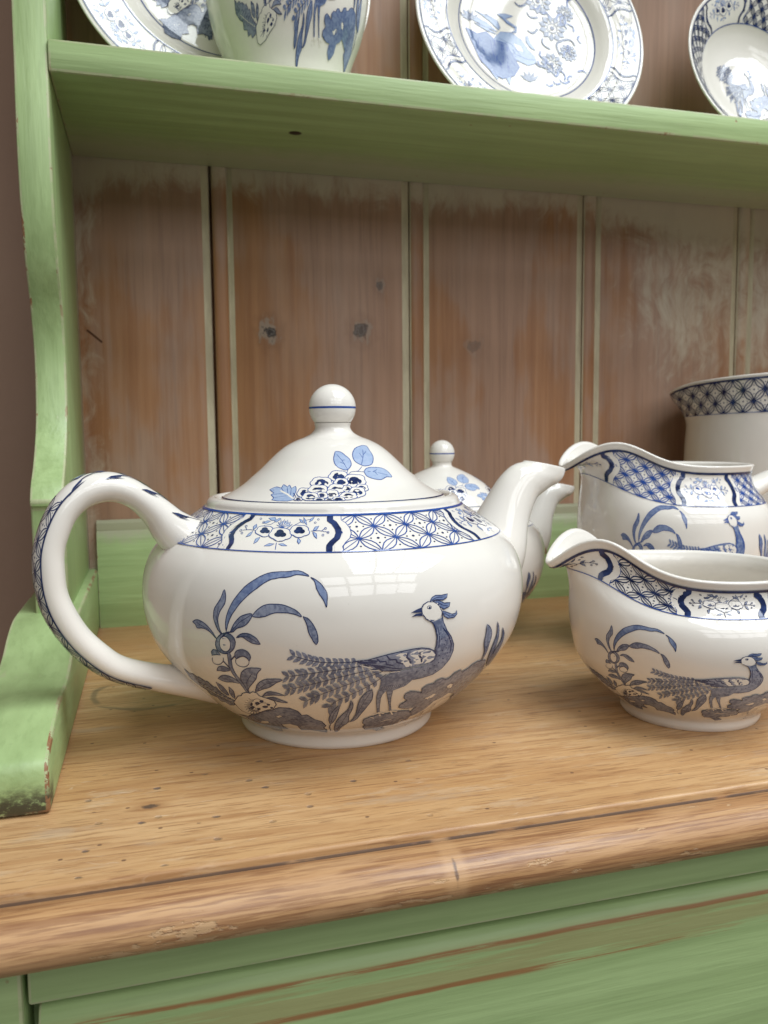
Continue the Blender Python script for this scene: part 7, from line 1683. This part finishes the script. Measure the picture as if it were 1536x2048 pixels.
def platter_art(pr, R):
    rim_border(pr, R*.735, R*.965, [(-2.75, -2.15), (-1.75, -1.15), (-.3, .3), (1.32, 1.98), (2.6, 3.1)], 3, 6.4)
    an = np.linspace(0, 2*math.pi, 121)
    pr.stroke(np.stack([R*.605*np.sin(an), R*.605*np.cos(an)], 1), .6, 'm', 3)
    # two long-necked birds in pale wash
    pr.art([(k, {'w': 'p', 'k': 'q'}.get(c, c), w, p) for k, c, w, p in motif(MOTIF_BIRD)], lambda p: p, 1.0)
    for x, y, r in ((17, 5.5, 9), (9.5, 23, 9), (-6, 31, 7.5), (14, -19, 7.5), (-20, 30, 6), (27, 17, 6), (26, -10, 6)): daisy(pr, x, y, r, x*.3)
    rg = np.random.default_rng(11)
    for k in range(26):
        an = rg.uniform(-1.25, 1.15); rr = rg.uniform(20, 38)
        curl(pr, rr*math.cos(an), rr*math.sin(an), rg.uniform(0, 6.28), rg.uniform(4, 8), 'm')
    for x, y, a, s in ((8, 12, 2.6, 7), (7, 4, 3.2, 7), (25, 10, .6, 8), (22, -2, -.5, 9), (14, -9, 1.9, 8), (20, -12, 1.1, 10), (9, -20, 2.8, 6), (1, 20, 2.9, 7), (18, 28, .8, 7), (-12, 26, 3.0, 6)): curl(pr, x, y, a, s)
    rock = np.array([(-40, -2), (-33, -5), (-27, -3), (-22, -8), (-15, -9), (-12, -16), (-8, -24), (-12, -30), (-20, -33), (-26, -30), (-33, -22)])
    pr.fill(rock, 'q'); pr.stroke(np.vstack([rock, rock[:1]]), .5, 'm')
    rng = np.random.default_rng(5)
    for k in range(26):
        x, y = rng.uniform(-33, -11), rng.uniform(-27, -7)
        pr.stroke(np.array([(x, y), (x+rng.uniform(-1, 2), y-rng.uniform(2, 6))]), .6, 'm')
    for k in range(5):
        a = math.radians(40+k*26)
        d, n = np.array([math.cos(a), math.sin(a)]), np.array([-math.sin(a), math.cos(a)])
        for c0 in (np.array([-2, -33.]), np.array([-37, 3.])):
            pr.fill(np.array([c0, c0+d*4+n*1.1, c0+d*8, c0+d*4-n*1.1]), 'w')


def bowl_art(pr, R):
    rim_border(pr, R*.69, R*.955, [(-3.0, -2.4), (-.78, -.14), (.9, 1.55), (2.2, 2.8)], 4, 4.6, .62)
    s, c = .62, np.array([4.0, 77.0])
    pr.art(PEACOCK, lambda p: (p-c)*np.array([s*.62, s])+np.array([-1, -9]), .9)
    for k in range(60):
        a = k*2.4
        r = 6.5*math.sqrt(k/60)
        pr.fill(np.array([-15+r*math.cos(a), 6+r*math.sin(a)])+np.array([(0, 0), (1.3, .5), (1.8, 1.9), (.4, 1.3)]), 'w')


def plate_art(pr, R):
    rim_border(pr, R*.73, R*.965, [(-2.5, -1.95), (-1.45, -.95), (-.25, .3), (1.0, 1.5), (2.2, 2.7)], 3, 6.8)
    an = np.linspace(0, 2*math.pi, 121)
    pr.stroke(np.stack([R*.60*np.sin(an), R*.60*np.cos(an)], 1), .6, 'm', 3)
    s, c = .9, np.array([-12.0, 77.0])
    pr.art(PEACOCK, lambda p: (p-c)*np.array([s*.75, s])+np.array([-6, -14]), 1.2)
    pr.art(PLANT, lambda p: (p-c)*np.array([s*.6, s])+np.array([-2, -12]), 1.2)


make_dish('plate', .2262, .4552, .262, [(.0, 0), (.02, 0), (.040, .0002), (.0440, .0010), (.0490, .0045), (.0525, .0062), (.0620, .0075), (.0715, .0092), (.0728, .0091), (.0732, .0083), (.0715, .0072), (.0520, .0030), (.044, -.0025), (.030, -.003), (.001, -.003)],
          'cream plate with two pale blue birds and daisies, leaning mid shelf', 'plate', platter_art)
make_dish('bowl', .3785, .4552, .275, [(.0, 0), (.015, .0002), (.026, .0012), (.034, .0050), (.0400, .0105), (.0470, .0160), (.0545, .0205), (.0556, .0206), (.0558, .0198), (.0470, .0135), (.038, .0060), (.028, -.002), (.020, -.003), (.001, -.003)],
          'shallow cream bowl with dark blue lattice rim leaning at the shelf right', 'bowl', bowl_art)
make_dish('plate', 0.0459, .4552, .215, [(r*.85, z*.9) for r, z in [(.0, 0), (.02, 0), (.050, .0002), (.0560, .0012), (.0630, .0052), (.0675, .0070), (.0800, .0085), (.0925, .0104), (.0938, .0103), (.0942, .0094), (.0925, .0082), (.0670, .0036), (.056, -.0025), (.030, -.003), (.001, -.003)]],
          'large cream plate behind the pot, at the shelf left by the green upright', 'plate', plate_art)

# round pot on the shelf, its print wrapped right round it
pot = empty('pot', (.0737, .4300, ZS+.0002))
tag(pot, 'rounded cream pot with blue peacock and leaves on the shelf before a plate', 'pot', 'blue and white china on the plate shelf')
PT = Lathe([(.0, .002), (.024, .002), (.0255, .0002), (.027, 0), (.0280, .0015), (.0285, .005), (.0295, .010), (.0325, .019), (.0368, .030), (.0396, .042), (.0410, .054), (.0412, .068), (.0385, .082), (.033, .090), (.030, .095), (.0305, .099)])
po = jug_mesh(Jug([tuple(p) for p in [(.0, .002), (.024, .002), (.0255, .0002), (.027, 0), (.0280, .0015), (.0285, .005), (.0295, .010), (.0325, .019), (.0368, .030), (.0396, .042), (.0410, .054), (.0412, .068), (.0385, .082), (.033, .090), (.030, .095), (.0305, .099)]], out=0, rise=0, droop=0), pot)
pr = Print(PT)
p_lo, p_hi = PT.b_at(.0284, .0040)-6, PT.b_at(.0412, .070)
tf = lambda p: np.stack([((p[:, 0]-25)/72*1.0+30*deg)*72, p_lo+(p[:, 1]-43)/(120.7-43)*(p_hi-p_lo)], 1)
pr.art([(k, {'w': 'b'}.get(c, c), w, p) for k, c, w, p in PEACOCK if p[:, 1].mean() > 60], tf, .8)
pr.art([(k, {'b': 'w'}.get(c, c), w, p) for k, c, w, p in PLANT if p[:, 1].mean() > 64], lambda p: tf(p)+np.array([4, 0]), .8)
pr.build('peacock_print', po)
